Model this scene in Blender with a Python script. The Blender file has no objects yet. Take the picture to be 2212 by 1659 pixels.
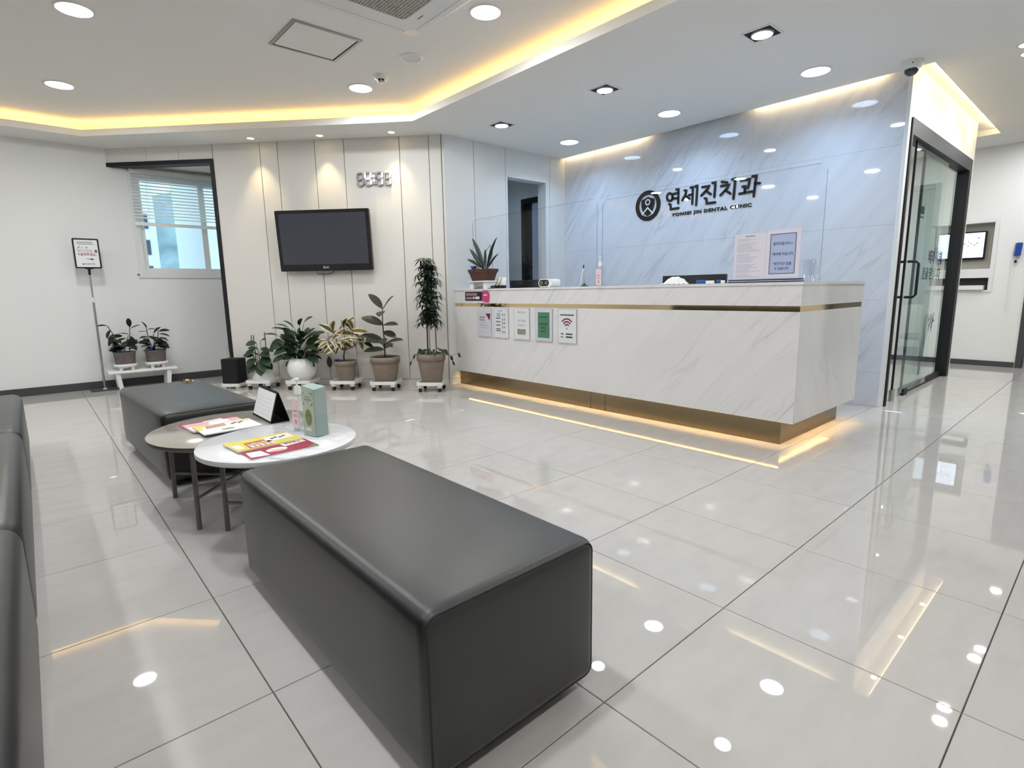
import bpy, bmesh, math, random
from mathutils import Vector, Matrix
random.seed(11)
D = bpy.data
SC = bpy.context.scene
COL = SC.collection
PI = math.pi

# ------------------------------------------------------------------ camera
CAM_H = 1.01255
FPX, PITCH, ROLL, YAW = 1178.35, 0.16891, 0.01639, 0.84833
def cam_axes():
    f0 = Vector((math.cos(YAW), math.sin(YAW), 0)); r0 = Vector((math.sin(YAW), -math.cos(YAW), 0)); d0 = Vector((0, 0, -1))
    f = f0*math.cos(PITCH) + d0*math.sin(PITCH); d = d0*math.cos(PITCH) - f0*math.sin(PITCH)
    return r0*math.cos(ROLL) + d*math.sin(ROLL), d*math.cos(ROLL) - r0*math.sin(ROLL), f
_r, _d, _f = cam_axes()
cam_data = D.cameras.new('camera'); cam = D.objects.new('camera', cam_data); COL.objects.link(cam)
cam_data.sensor_width = 36.0; cam_data.lens = FPX/2212*36.0; cam_data.clip_start = 0.02; cam_data.clip_end = 400
M = Matrix((_r, -_d, -_f)).transposed().to_4x4(); M.translation = (0, 0, CAM_H)
cam.matrix_world = M
SC.camera = cam

# ------------------------------------------------------------------ world, exposure
w = D.worlds.new('world'); SC.world = w; w.use_nodes = True
bg = w.node_tree.nodes['Background']; bg.inputs[0].default_value = (0.58, 0.84, 1.0, 1); bg.inputs[1].default_value = 1.3
SC.view_settings.view_transform = 'Standard'; SC.view_settings.look = 'None'
SC.view_settings.exposure = 0.27; SC.view_settings.gamma = 1.0; SC.view_settings.use_curve_mapping = False
cy = SC.cycles
cy.use_denoising = True; cy.max_bounces = 7; cy.diffuse_bounces = 4; cy.glossy_bounces = 4; cy.transparent_max_bounces = 12
cy.transmission_bounces = 2; cy.use_adaptive_sampling = True; cy.adaptive_threshold = 0.05; cy.caustics_reflective = False; cy.caustics_refractive = False; cy.sample_clamp_indirect = 6.0
try: cy.use_light_tree = False
except Exception: pass
# lamp levels (radiance of the lit diffusers)
L_TRAY, L_DESK, L_SQUARE = 142.0, 60.0, 50.0
L_COVE, L_SLOT = 7.5, 12.0
COOL = (0.95, 0.985, 1.0); BLUE = (0.52, 0.73, 1.0); WARM = (1.0, 0.63, 0.20); WARM2 = (1.0, 0.78, 0.45); PEACH = (1.0, 0.76, 0.44)

# ------------------------------------------------------------------ materials
MT = {}
def newmat(name):
    m = D.materials.new(name); m.use_nodes = True; MT[name] = m
    return m, m.node_tree.nodes, m.node_tree.links
def setp(b, key, v):
    for k in ([key] if isinstance(key, str) else key):
        if k in b.inputs: b.inputs[k].default_value = v; return
def mat(name, col, rough=0.5, metal=0.0, spec=0.5, bump=0.0, bscale=200.0, var=0.0, vscale=8.0, coat=0.0):
    m, n, l = newmat(name); b = n['Principled BSDF']
    b.inputs['Base Color'].default_value = (*col, 1); b.inputs['Roughness'].default_value = rough; b.inputs['Metallic'].default_value = metal
    setp(b, ('Specular IOR Level', 'Specular'), spec); setp(b, 'Coat Weight', coat)
    tc = n.new('ShaderNodeTexCoord')
    if bump > 0:
        nz = n.new('ShaderNodeTexNoise'); nz.inputs['Scale'].default_value = bscale; nz.inputs['Detail'].default_value = 3
        bp = n.new('ShaderNodeBump'); bp.inputs['Strength'].default_value = bump; bp.inputs['Distance'].default_value = 0.002
        l.new(tc.outputs['Object'], nz.inputs['Vector']); l.new(nz.outputs['Fac'], bp.inputs['Height']); l.new(bp.outputs['Normal'], b.inputs['Normal'])
    if var > 0:
        nz = n.new('ShaderNodeTexNoise'); nz.inputs['Scale'].default_value = vscale; nz.inputs['Detail'].default_value = 5
        rp = n.new('ShaderNodeValToRGB'); e = rp.color_ramp.elements
        e[0].position = 0.3; e[1].position = 0.7
        e[0].color = (*[c*(1-var) for c in col], 1); e[1].color = (*[min(1, c*(1+var)) for c in col], 1)
        l.new(tc.outputs['Object'], nz.inputs['Vector']); l.new(nz.outputs['Fac'], rp.inputs['Fac']); l.new(rp.outputs['Color'], b.inputs['Base Color'])
    return m
def emat(name, col, strength):
    m, n, l = newmat(name); b = n['Principled BSDF']
    b.inputs['Base Color'].default_value = (*[min(1, c) for c in col], 1)
    b.inputs['Emission Color'].default_value = (*col, 1); b.inputs['Emission Strength'].default_value = strength
    return m
def glassmat(name, tint=(0.94, 0.98, 0.97), ior=1.45, refl=1.0):
    m, n, l = newmat(name); n.remove(n['Principled BSDF'])
    tr = n.new('ShaderNodeBsdfTransparent'); tr.inputs[0].default_value = (*tint, 1)
    gl = n.new('ShaderNodeBsdfGlossy'); gl.inputs['Roughness'].default_value = 0.01; gl.inputs[0].default_value = (refl, refl, refl, 1)
    fr = n.new('ShaderNodeFresnel'); fr.inputs['IOR'].default_value = ior
    ge = n.new('ShaderNodeNewGeometry'); iv = n.new('ShaderNodeMath'); iv.operation = 'SUBTRACT'; iv.inputs[0].default_value = 1.0; l.new(ge.outputs['Backfacing'], iv.inputs[1])
    mu = n.new('ShaderNodeMath'); mu.operation = 'MULTIPLY'; l.new(fr.outputs[0], mu.inputs[0]); l.new(iv.outputs[0], mu.inputs[1])   # only the outer skin mirrors
    mx = n.new('ShaderNodeMixShader'); l.new(mu.outputs[0], mx.inputs[0]); l.new(tr.outputs[0], mx.inputs[1]); l.new(gl.outputs[0], mx.inputs[2])
    l.new(mx.outputs[0], n['Material Output'].inputs['Surface'])
    return m
def marble(name, base, vein, rough, rot, stretch=(0.55, 3.2, 3.2), scale=1.0, width=0.05, amount=0.8, cloud=0.06, seed=0.0, space='pos', mask=(0.42, 0.68)):
    """white stone with thin grey diagonal veins"""
    m, n, l = newmat(name); b = n['Principled BSDF']
    if space == 'pos': src = n.new('ShaderNodeNewGeometry').outputs['Position']
    else: src = n.new('ShaderNodeTexCoord').outputs['Object']
    r = n.new('ShaderNodeMapping'); r.inputs['Rotation'].default_value = rot; r.inputs['Location'].default_value = (seed, seed*1.7, seed*0.6)
    s = n.new('ShaderNodeMapping'); s.inputs['Scale'].default_value = tuple(k*scale for k in stretch)
    l.new(src, r.inputs['Vector']); l.new(r.outputs['Vector'], s.inputs['Vector'])
    def ridge(sc, wd, det, dist):
        nz = n.new('ShaderNodeTexNoise'); nz.inputs['Scale'].default_value = sc; nz.inputs['Detail'].default_value = det; nz.inputs['Distortion'].default_value = dist
        l.new(s.outputs['Vector'], nz.inputs['Vector'])
        a = n.new('ShaderNodeMath'); a.operation = 'SUBTRACT'; a.inputs[1].default_value = 0.5; l.new(nz.outputs['Fac'], a.inputs[0])
        q = n.new('ShaderNodeMath'); q.operation = 'ABSOLUTE'; l.new(a.outputs[0], q.inputs[0])
        rp = n.new('ShaderNodeMapRange'); rp.inputs['From Min'].default_value = 0.0; rp.inputs['From Max'].default_value = wd
        rp.inputs['To Min'].default_value = 1.0; rp.inputs['To Max'].default_value = 0.0; l.new(q.outputs[0], rp.inputs['Value'])
        return rp.outputs[0]
    v1 = ridge(1.1, width, 4, 0.4); v2 = ridge(3.1, width*0.8, 3, 0.2)
    mk = n.new('ShaderNodeTexNoise'); mk.inputs['Scale'].default_value = 1.3; mk.inputs['Detail'].default_value = 2; l.new(r.outputs['Vector'], mk.inputs['Vector'])
    mr = n.new('ShaderNodeMapRange'); mr.inputs['From Min'].default_value, mr.inputs['From Max'].default_value = mask; l.new(mk.outputs['Fac'], mr.inputs['Value'])
    def mul(a, bb):
        x = n.new('ShaderNodeMath'); x.operation = 'MULTIPLY'
        l.new(a, x.inputs[0])
        if isinstance(bb, float): x.inputs[1].default_value = bb
        else: l.new(bb, x.inputs[1])
        return x.outputs[0]
    a1 = mul(mul(v1, mr.outputs[0]), amount); a2 = mul(mul(v2, mr.outputs[0]), amount*0.45)
    ad = n.new('ShaderNodeMath'); ad.operation = 'ADD'; ad.use_clamp = True; l.new(a1, ad.inputs[0]); l.new(a2, ad.inputs[1])
    cl = n.new('ShaderNodeTexNoise'); cl.inputs['Scale'].default_value = 2.2; cl.inputs['Detail'].default_value = 4; l.new(s.outputs['Vector'], cl.inputs['Vector'])
    rp = n.new('ShaderNodeValToRGB'); e = rp.color_ramp.elements; e[0].position = 0.32; e[1].position = 0.62
    e[0].color = (*[c*(1-cloud*2.2) for c in base], 1); e[1].color = (*base, 1); l.new(cl.outputs['Fac'], rp.inputs['Fac'])
    mx = n.new('ShaderNodeMix'); mx.data_type = 'RGBA'; l.new(ad.outputs[0], mx.inputs['Factor']); l.new(rp.outputs['Color'], mx.inputs['A'])
    mx.inputs['B'].default_value = (*vein, 1); l.new(mx.outputs['Result'], b.inputs['Base Color'])
    b.inputs['Roughness'].default_value = rough; setp(b, ('Specular IOR Level', 'Specular'), 0.5)
    return m
def floormat():
    m, n, l = newmat('polished_porcelain'); b = n['Principled BSDF']
    g = n.new('ShaderNodeNewGeometry'); oi = n.new('ShaderNodeObjectInfo')
    mp = n.new('ShaderNodeMapping'); mp.inputs['Scale'].default_value = (2.2, 5.5, 1); l.new(g.outputs['Position'], mp.inputs['Vector'])
    cx = n.new('ShaderNodeCombineXYZ'); ml = n.new('ShaderNodeMath'); ml.operation = 'MULTIPLY'; ml.inputs[1].default_value = 37.0
    l.new(oi.outputs['Random'], ml.inputs[0]); l.new(ml.outputs[0], cx.inputs[2]); l.new(cx.outputs[0], mp.inputs['Location'])
    nz = n.new('ShaderNodeTexNoise'); nz.inputs['Scale'].default_value = 2.5; nz.inputs['Detail'].default_value = 4; nz.inputs['Roughness'].default_value = 0.62; l.new(mp.outputs['Vector'], nz.inputs['Vector'])
    rp = n.new('ShaderNodeValToRGB'); e = rp.color_ramp.elements; e[0].position = 0.25; e[1].position = 0.6
    e[0].color = (0.475, 0.450, 0.425, 1); e[1].color = (0.510, 0.485, 0.460, 1); l.new(nz.outputs['Fac'], rp.inputs['Fac'])
    l.new(rp.outputs['Color'], b.inputs['Base Color']); b.inputs['Roughness'].default_value = 0.018; setp(b, ('Specular IOR Level', 'Specular'), 0.62)
    return m
floormat()
mat('grout', (0.10, 0.09, 0.085), 0.9)
mat('paint_white', (0.80, 0.795, 0.78), 0.75)
mat('paint_ceiling', (0.87, 0.86, 0.82), 0.8)
mat('panel_cream', (0.70, 0.675, 0.635), 0.55)
mat('panel_pale', (0.72, 0.73, 0.72), 0.5)
mat('joint_dark', (0.20, 0.18, 0.16), 0.8)
mat('skirting_dark', (0.055, 0.052, 0.055), 0.55)
mat('black_metal', (0.012, 0.012, 0.014), 0.5, spec=0.3)
mat('black_gloss', (0.006, 0.006, 0.008), 0.12)
mat('black_matte', (0.008, 0.008, 0.010), 0.6, spec=0.25)
mat('white_plastic', (0.80, 0.80, 0.78), 0.35)
mat('white_gloss', (0.82, 0.82, 0.81), 0.12, coat=0.4)
mat('white_paper', (0.82, 0.82, 0.83), 0.7)
mat('lilac_paper', (0.72, 0.69, 0.76), 0.7)
mat('leather', (0.004, 0.0046, 0.0041), 0.42, spec=0.5, bump=0.18, bscale=420, coat=0.45); setp(MT['leather'].node_tree.nodes['Principled BSDF'], 'Coat Roughness', 0.40); setp(MT['leather'].node_tree.nodes['Principled BSDF'], 'Coat IOR', 1.6)
mat('leather_seam', (0.012, 0.014, 0.014), 0.6)
mat('gold_mirror', (0.78, 0.60, 0.34), 0.06, metal=1.0)
mat('gold_brushed', (0.30, 0.235, 0.145), 0.22, metal=1.0, bump=0.0)
mat('brass', (0.70, 0.55, 0.25), 0.25, metal=1.0)
mat('steel', (0.45, 0.44, 0.42), 0.3, metal=1.0)
mat('table_leg_metal', (0.16, 0.145, 0.13), 0.4, metal=0.6)
mat('taupe_top', (0.36, 0.33, 0.29), 0.16, var=0.04, vscale=6)
mat('clay_taupe', (0.24, 0.185, 0.15), 0.85, var=0.1, vscale=14)
mat('clay_grey', (0.19, 0.155, 0.145), 0.85, var=0.16, vscale=30)
mat('clay_brown', (0.085, 0.036, 0.024), 0.7, var=0.15, vscale=20)
mat('soil', (0.035, 0.026, 0.02), 0.95, bump=0.6, bscale=80)
mat('leaf_green', (0.018, 0.042, 0.015), 0.42, spec=0.35, var=0.3, vscale=10)
mat('leaf_dark', (0.012, 0.020, 0.011), 0.45, spec=0.3, var=0.3, vscale=10)
mat('leaf_bronze', (0.030, 0.036, 0.015), 0.42, spec=0.35, var=0.35, vscale=8)
mat('leaf_fine', (0.014, 0.030, 0.015), 0.45, var=0.3, vscale=12)
mat('leaf_aloe', (0.016, 0.028, 0.018), 0.4)
mat('stem_green', (0.022, 0.04, 0.014), 0.8, spec=0.1)
mat('stem_brown', (0.14, 0.10, 0.075), 0.8)
mat('stem_dark', (0.03, 0.025, 0.02), 0.8)
mat('rubber_black', (0.012, 0.012, 0.012), 0.7)
mat('blue_plastic', (0.015, 0.05, 0.32), 0.4)
mat('blue_gloss', (0.015, 0.10, 0.28), 0.25)
mat('ink_black', (0.012, 0.012, 0.016), 0.6)
mat('ink_grey', (0.30, 0.30, 0.32), 0.7)
mat('ink_navy', (0.03, 0.04, 0.13), 0.6)
mat('ink_lilac', (0.50, 0.47, 0.56), 0.7)
mat('ink_wine', (0.20, 0.012, 0.045), 0.6)
mat('ink_pink', (0.58, 0.06, 0.20), 0.5)
mat('ink_rose', (0.55, 0.28, 0.33), 0.6)
mat('ink_green', (0.055, 0.22, 0.11), 0.6)
mat('ink_green_dark', (0.012, 0.05, 0.025), 0.6)
mat('ink_photo', (0.30, 0.28, 0.22), 0.6, var=0.45, vscale=40)
mat('notice_blue', (0.42, 0.49, 0.70), 0.6)
mat('cover_red', (0.34, 0.02, 0.06), 0.4)
mat('cover_pink', (0.68, 0.40, 0.44), 0.4)
mat('cover_yellow', (0.72, 0.60, 0.10), 0.4)
mat('cover_brick', (0.40, 0.11, 0.05), 0.4)
mat('cover_white', (0.80, 0.77, 0.78), 0.4)
mat('cover_olive', (0.20, 0.22, 0.08), 0.4)
mat('cover_skin', (0.62, 0.44, 0.33), 0.4)
mat('box_green', (0.46, 0.56, 0.46), 0.5)
mat('box_green_side', (0.33, 0.42, 0.38), 0.5)
mat('label_pink', (0.78, 0.58, 0.60), 0.5)
mat('candy_yellow', (0.75, 0.58, 0.06), 0.3)
mat('candy_pink', (0.70, 0.12, 0.20), 0.3)
mat('tv_screen', (0.030, 0.034, 0.050), 0.06, spec=0.8)
mat('grille_light', (0.46, 0.45, 0.40), 0.6)
mat('filter_grey', (0.10, 0.095, 0.085), 0.9)
mat('grille_grey', (0.16, 0.155, 0.14), 0.7)
mat('smoke_lens', (0.01, 0.01, 0.012), 0.04, coat=1.0)
mat('blind_slat', (0.84, 0.85, 0.83), 0.45)
mat('pvc_white', (0.74, 0.76, 0.75), 0.4)
mat('niche_grey', (0.34, 0.32, 0.28), 0.8)
mat('slot_dark', (0.03, 0.028, 0.025), 0.8)
mat('building_white', (0.86, 0.87, 0.87), 0.8)
mat('building_grey', (0.40, 0.47, 0.55), 0.8)
mat('hill_haze', (0.34, 0.46, 0.50), 0.9, var=0.3, vscale=0.3)  # paled green: distance haze is mixed into the colour
mat('window_dark', (0.06, 0.09, 0.12), 0.2)
mat('mask_white', (0.82, 0.82, 0.80), 0.8)
mat('bluish_door', (0.52, 0.60, 0.76), 0.4)
glassmat('glass_clear', (0.985, 0.992, 0.99))
glassmat('glass_green', (0.90, 0.955, 0.935), ior=1.5)
glassmat('acrylic', (0.98, 0.985, 0.99), ior=1.40)
glassmat('acrylic_edge', (0.72, 0.77, 0.80), ior=1.25)
glassmat('bottle_clear', (0.97, 0.975, 0.98), ior=1.4)
marble('marble_wall', (0.66, 0.69, 0.75), (0.38, 0.40, 0.45), 0.03, (math.radians(-38), 0, 0), stretch=(2.2, 3.4, 0.42), scale=1.35, width=0.022, amount=0.5, cloud=0.035, seed=3.3)
marble('marble_desk_end', (0.755, 0.75, 0.74), (0.36, 0.37, 0.38), 0.05, (0, math.radians(28), 0), stretch=(2.6, 1.6, 0.35), width=0.014, amount=0.5, cloud=0.02, seed=2.4)
marble('marble_desk', (0.755, 0.74, 0.735), (0.36, 0.37, 0.38), 0.05, (math.radians(-42), 0, 0), stretch=(1.6, 3.0, 0.40), scale=1.2, width=0.016, amount=0.5, cloud=0.02, seed=7.1)
marble('marble_table', (0.78, 0.78, 0.80), (0.42, 0.45, 0.48), 0.14, (0, 0, math.radians(35)), stretch=(2.0, 4.0, 4), width=0.022, amount=0.9, cloud=0.015, seed=5.0, mask=(0.42, 0.56))
for nm, cl_ in (('lamp_tray', COOL), ('lamp_desk', BLUE), ('lamp_square', (0.93, 0.97, 1.0)), ('lamp_spot', WARM2)):
    emat(nm, cl_, 12.0).cycles.emission_sampling = 'NONE'; emat('led_cove', WARM, L_COVE); emat('led_slot', PEACH, L_SLOT)
emat('led_under', (1.0, 0.66, 0.27), 110.0)
emat('led_recess', PEACH, 9.0)
mat('unlit_segment', (0.36, 0.36, 0.37), 0.5)
emat('led_clock', (0.95, 0.97, 1.0), 6.0).cycles.emission_sampling = 'NONE'; emat('screen_lit', (0.72, 0.83, 1.0), 1.0)

# ------------------------------------------------------------------ mesh helpers
class MB:
    def __init__(s): s.v = []; s.f = []; s.sm = []
    def add(s, vs, fs, smooth=False):
        o = len(s.v); s.v += [tuple(p) for p in vs]; s.f += [tuple(i+o for i in f) for f in fs]; s.sm += [smooth]*len(fs); return s
    def box(s, x0, x1, y0, y1, z0, z1, T=None):
        vs = [(x, y, z) for z in (z0, z1) for y in (y0, y1) for x in (x0, x1)]
        if T is not None: vs = [T @ Vector(p) for p in vs]
        return s.add(vs, [(0, 2, 3, 1), (4, 5, 7, 6), (0, 1, 5, 4), (2, 6, 7, 3), (0, 4, 6, 2), (1, 3, 7, 5)])
    def lathe(s, prof, c=(0, 0, 0), n=24, smooth=True, cap=True):
        vs = []; fs = []
        for r, z in prof: vs += [(c[0]+r*math.cos(2*PI*k/n), c[1]+r*math.sin(2*PI*k/n), c[2]+z) for k in range(n)]
        for j in range(len(prof)-1):
            for k in range(n): fs.append((j*n+k, j*n+(k+1) % n, (j+1)*n+(k+1) % n, (j+1)*n+k))
        s.add(vs, fs, smooth)
        if cap:
            s.add(vs[:n], [tuple(range(n-1, -1, -1))]); s.add(vs[-n:], [tuple(range(n))])
        return s
    def cyl(s, p0, p1, r0, r1=None, n=12): return s.tube([p0, p1], [r0, r0 if r1 is None else r1], n)
    def tube(s, pts, rad, n=8, smooth=True, cap=True):
        pts = [Vector(p) for p in pts]; rs = rad if isinstance(rad, (list, tuple)) else [rad]*len(pts)
        vs = []; fs = []; ref = None
        for i, p in enumerate(pts):
            t = (pts[min(i+1, len(pts)-1)]-pts[max(i-1, 0)]).normalized()
            if ref is None: ref = Vector((0, 0, 1)) if abs(t.z) < 0.9 else Vector((1, 0, 0))
            a = (ref - t*ref.dot(t)).normalized(); ref = a; b = t.cross(a)
            vs += [p + a*rs[i]*math.cos(2*PI*k/n) + b*rs[i]*math.sin(2*PI*k/n) for k in range(n)]
        m = len(pts)
        for j in range(m-1):
            for k in range(n): fs.append((j*n+k, j*n+(k+1) % n, (j+1)*n+(k+1) % n, (j+1)*n+k))
        s.add(vs, fs, smooth)
        if cap: s.add(vs[:n], [tuple(range(n-1, -1, -1))]); s.add(vs[-n:], [tuple(range(n))])
        return s
    def prism(s, poly, z0, z1, T=None, smooth=False):
        n = len(poly); vs = [(x, y, z0) for x, y in poly]+[(x, y, z1) for x, y in poly]
        if T is not None: vs = [T @ Vector(p) for p in vs]
        s.add(vs, [tuple(range(n-1, -1, -1)), tuple(range(n, 2*n))])
        return s.add(vs, [(k, (k+1) % n, n+(k+1) % n, n+k) for k in range(n)], smooth)
    def ring(s, outer, inner, z0, z1, T=None):
        n = len(outer); vs = [(x, y, z0) for x, y in outer]+[(x, y, z0) for x, y in inner]+[(x, y, z1) for x, y in outer]+[(x, y, z1) for x, y in inner]
        if T is not None: vs = [T @ Vector(p) for p in vs]
        fs = []
        for k in range(n):
            j = (k+1) % n
            fs += [(k, n+k, n+j, j), (2*n+k, 2*n+j, 3*n+j, 3*n+k), (k, j, 2*n+j, 2*n+k), (n+k, 3*n+k, 3*n+j, n+j)]
        return s.add(vs, fs)
    def sphere(s, c, r, nu=16, nv=10, z0=-1.0, z1=1.0, sc=(1, 1, 1)):
        vs = []; fs = []
        a0, a1 = math.asin(z0), math.asin(z1)
        for j in range(nv+1):
            a = a0+(a1-a0)*j/nv
            vs += [(c[0]+sc[0]*r*math.cos(a)*math.cos(2*PI*k/nu), c[1]+sc[1]*r*math.cos(a)*math.sin(2*PI*k/nu), c[2]+sc[2]*r*math.sin(a)) for k in range(nu)]
        for j in range(nv):
            for k in range(nu): fs.append((j*nu+k, j*nu+(k+1) % nu, (j+1)*nu+(k+1) % nu, (j+1)*nu+k))
        return s.add(vs, fs, True)
    def mesh(s, name):
        m = D.meshes.new(name); m.from_pydata(s.v, [], s.f); m.validate()
        if len(m.polygons) == len(s.sm): m.polygons.foreach_set('use_smooth', s.sm)
        m.update(); return m
    def build(s, name, material, parent=None, T=None, **tags):
        me = s.mesh(name); me.materials.append(MT[material])
        return link(name, me, parent, T, **tags)
def link(name, me, parent=None, T=None, label=None, cat=None, group=None, kind=None):
    o = D.objects.new(name, me); COL.objects.link(o)
    if parent is not None: o.parent = parent
    if T is not None: o.matrix_basis = T
    if label: o['label'] = label
    if cat: o['category'] = cat
    if group: o['group'] = group
    if kind: o['kind'] = kind
    return o
def thing(name, label, cat, loc=(0, 0, 0), rz=0.0, group=None, T=None):
    o = link(name, None, None, T if T is not None else Matrix.Translation(loc) @ Matrix.Rotation(rz, 4, 'Z'), label, cat, group)
    o.empty_display_size = 0.1
    return o
def box(name, material, x0, x1, y0, y1, z0, z1, parent=None, T=None, bev=0.0, seg=2, **tags):
    if bev > 0:
        me = bevbox(name, x0, x1, y0, y1, z0, z1, bev, seg); me.materials.append(MT[material]); return link(name, me, parent, T, **tags)
    return MB().box(x0, x1, y0, y1, z0, z1).build(name, material, parent, T, **tags)
def bevbox(name, x0, x1, y0, y1, z0, z1, bev, seg=2, edges=None, smooth=True):
    bm = bmesh.new(); vs = [bm.verts.new((x, y, z)) for z in (z0, z1) for y in (y0, y1) for x in (x0, x1)]
    for f in [(0, 2, 3, 1), (4, 5, 7, 6), (0, 1, 5, 4), (2, 6, 7, 3), (0, 4, 6, 2), (1, 3, 7, 5)]: bm.faces.new([vs[i] for i in f])
    bm.edges.ensure_lookup_table()
    es = [e for e in bm.edges if edges is None or edges(e)]
    bmesh.ops.bevel(bm, geom=es, offset=bev, segments=seg, profile=0.5, affect='EDGES')
    me = D.meshes.new(name); bm.to_mesh(me); bm.free()
    if smooth:
        for p in me.polygons: p.use_smooth = True
        try: me.set_sharp_from_angle(angle=math.radians(50))
        except Exception: pass
    return me
def rpoly(x0, x1, y0, y1, r, n=5):
    out = []
    for cx, cyy, a in ((x1-r, y1-r, 0), (x0+r, y1-r, 90), (x0+r, y0+r, 180), (x1-r, y0+r, 270)):
        for k in range(n+1):
            t = math.radians(a+90*k/n); out.append((cx+r*math.cos(t), cyy+r*math.sin(t)))
    return out
def circ(cx, cyy, r, n=32, rx=None): return [(cx+(rx or r)*math.cos(2*PI*k/n), cyy+r*math.sin(2*PI*k/n)) for k in range(n)]
def frame(o, x, y):
    """local frame: x right along the surface, y up along it, z out towards the viewer"""
    x = Vector(x).normalized(); y = Vector(y).normalized(); z = x.cross(y)
    m = Matrix((x, y, z)).transposed().to_4x4(); m.translation = o; return m
_txt = {}
def text(name, s, size, material, parent, x, y, z=0.0006, align='LEFT', bold=0.0, extrude=0.0003, sx=1.0, T=None, track=1.0):
    cu = D.curves.new('txt', 'FONT'); cu.body = s; cu.size = size; cu.align_x = align; cu.extrude = extrude; cu.offset = bold; cu.resolution_u = 2; cu.space_character = track
    ob = D.objects.new('txt', cu); COL.objects.link(ob)
    bpy.context.view_layer.update()
    me = D.meshes.new_from_object(ob.evaluated_get(bpy.context.evaluated_depsgraph_get()))
    D.objects.remove(ob); D.curves.remove(cu); me.name = name
    me.materials.clear(); me.materials.append(MT[material])
    X = Matrix.Translation((x, y, z)) @ Matrix.Diagonal((sx, 1, 1, 1))
    return link(name, me, parent, X if T is None else T @ X)
def stroke(mb, pts, w, z0, z1, rnd=5):
    """thick rounded polyline in xy, extruded z0..z1"""
    P = [Vector((p[0], p[1])) for p in pts]; L = []; R = []
    ws = w if isinstance(w, (list, tuple)) else [w]*len(P)
    for i, p in enumerate(P):
        a = (P[i]-P[i-1]).normalized() if i > 0 else None; b = (P[i+1]-P[i]).normalized() if i < len(P)-1 else None
        if a is None: t = b
        elif b is None: t = a
        else: t = (a+b).normalized()
        nrm = Vector((-t.y, t.x)); k = 1.0
        if a is not None and b is not None: k = min(1.0/max(0.35, nrm.dot(Vector((-a.y, a.x)))), 1.8)
        L.append(p+nrm*ws[i]/2*k); R.append(p-nrm*ws[i]/2*k)
    t0 = (P[1]-P[0]).normalized(); t1 = (P[-1]-P[-2]).normalized()
    def capp(c, d, r, a0): # half circle
        base = math.atan2(d.y, d.x)
        return [c+Vector((math.cos(base+a), math.sin(base+a)))*r for a in [a0+PI*k/rnd for k in range(1, rnd)]]
    poly = R + capp(P[-1], t1, ws[-1]/2, -PI/2) + L[::-1] + capp(P[0], t0, ws[0]/2, PI/2)
    # side + caps as strips (safe for concave shapes)
    n = len(P); o = [(q.x, q.y) for q in poly]
    for z, flip in ((z0, True), (z1, False)):
        vs = [(q.x, q.y, z) for q in L]+[(q.x, q.y, z) for q in R]
        fs = [(i, n+i, n+i+1, i+1) for i in range(n-1)]
        mb.add(vs, [f[::-1] for f in fs] if flip else fs)
        for cc in ([R[-1]]+capp(P[-1], t1, ws[-1]/2, -PI/2)+[L[-1]], [L[0]]+capp(P[0], t0, ws[0]/2, PI/2)+[R[0]]):
            vs = [(q.x, q.y, z) for q in cc]; f = tuple(range(len(cc))); mb.add(vs, [f[::-1] if flip else f])
    m = len(o); vs = [(x, y, z0) for x, y in o]+[(x, y, z1) for x, y in o]
    mb.add(vs, [(k, (k+1) % m, m+(k+1) % m, m+k) for k in range(m)])
    return mb
def lines(mb, x0, x1, ys, hgt, z0=0.0003, z1=0.0007, jit=0.25):
    for y in ys:
        e = x1-(x1-x0)*random.random()*jit; mb.box(x0, e, y-hgt/2, y+hgt/2, z0, z1)
    return mb
def leaf_mesh(name, material, wid, droop, fold=0.25, n=6, tip=1.0, edge=None):
    """leaf of unit length along +Y, bending down by droop, folded at the midrib"""
    vs = []; fs = []; cols = (-1, -0.55, 0, 0.55, 1) if edge else (-1, 0, 1); c = len(cols)
    for i in range(n+1):
        t = i/n; y = math.sin(t*1.0)/math.sin(1.0) if droop else t; z = -droop*t*t
        wd = wid*math.sin(PI*min(1, t**0.85*0.98+0.02))**0.8*0.5
        vs += [(wd*k, y, z+wd*fold*abs(k)+(0.02*math.sin(t*14+k*3) if edge else 0)) for k in cols]
    for i in range(n):
        for k in range(c-1): a = i*c+k; fs.append((a, a+1, a+c+1, a+c))
    m = D.meshes.new(name); m.from_pydata(vs, [], fs)
    for p in m.polygons: p.use_smooth = True
    m.materials.append(MT[material])
    if edge:
        m.materials.append(MT[edge])
        for i, p in enumerate(m.polygons): p.material_index = 1 if (i % 4) in (0, 3) else 0
    return m
VIEW = Vector((-0.55, -0.80, 0.25))
def leaf(parent, me, p, d, length, roll=0.0, wid=1.0, name='leaf', face=0.75):
    """place a leaf at p pointing along d"""
    y = Vector(d).normalized(); up = Vector((0, 0, 1))
    if abs(y.z) > 0.97: up = Vector((0.6, -0.7, 0.1))
    x = y.cross(up).normalized(); z = x.cross(y)
    R = Matrix((x, y, z)).transposed().to_4x4(); roll += face*x.dot(VIEW)
    T = Matrix.Translation(p) @ R @ Matrix.Rotation(roll, 4, 'Y') @ Matrix.Diagonal((length*wid, length, length, 1))
    return link(name, me, parent, T)

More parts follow.
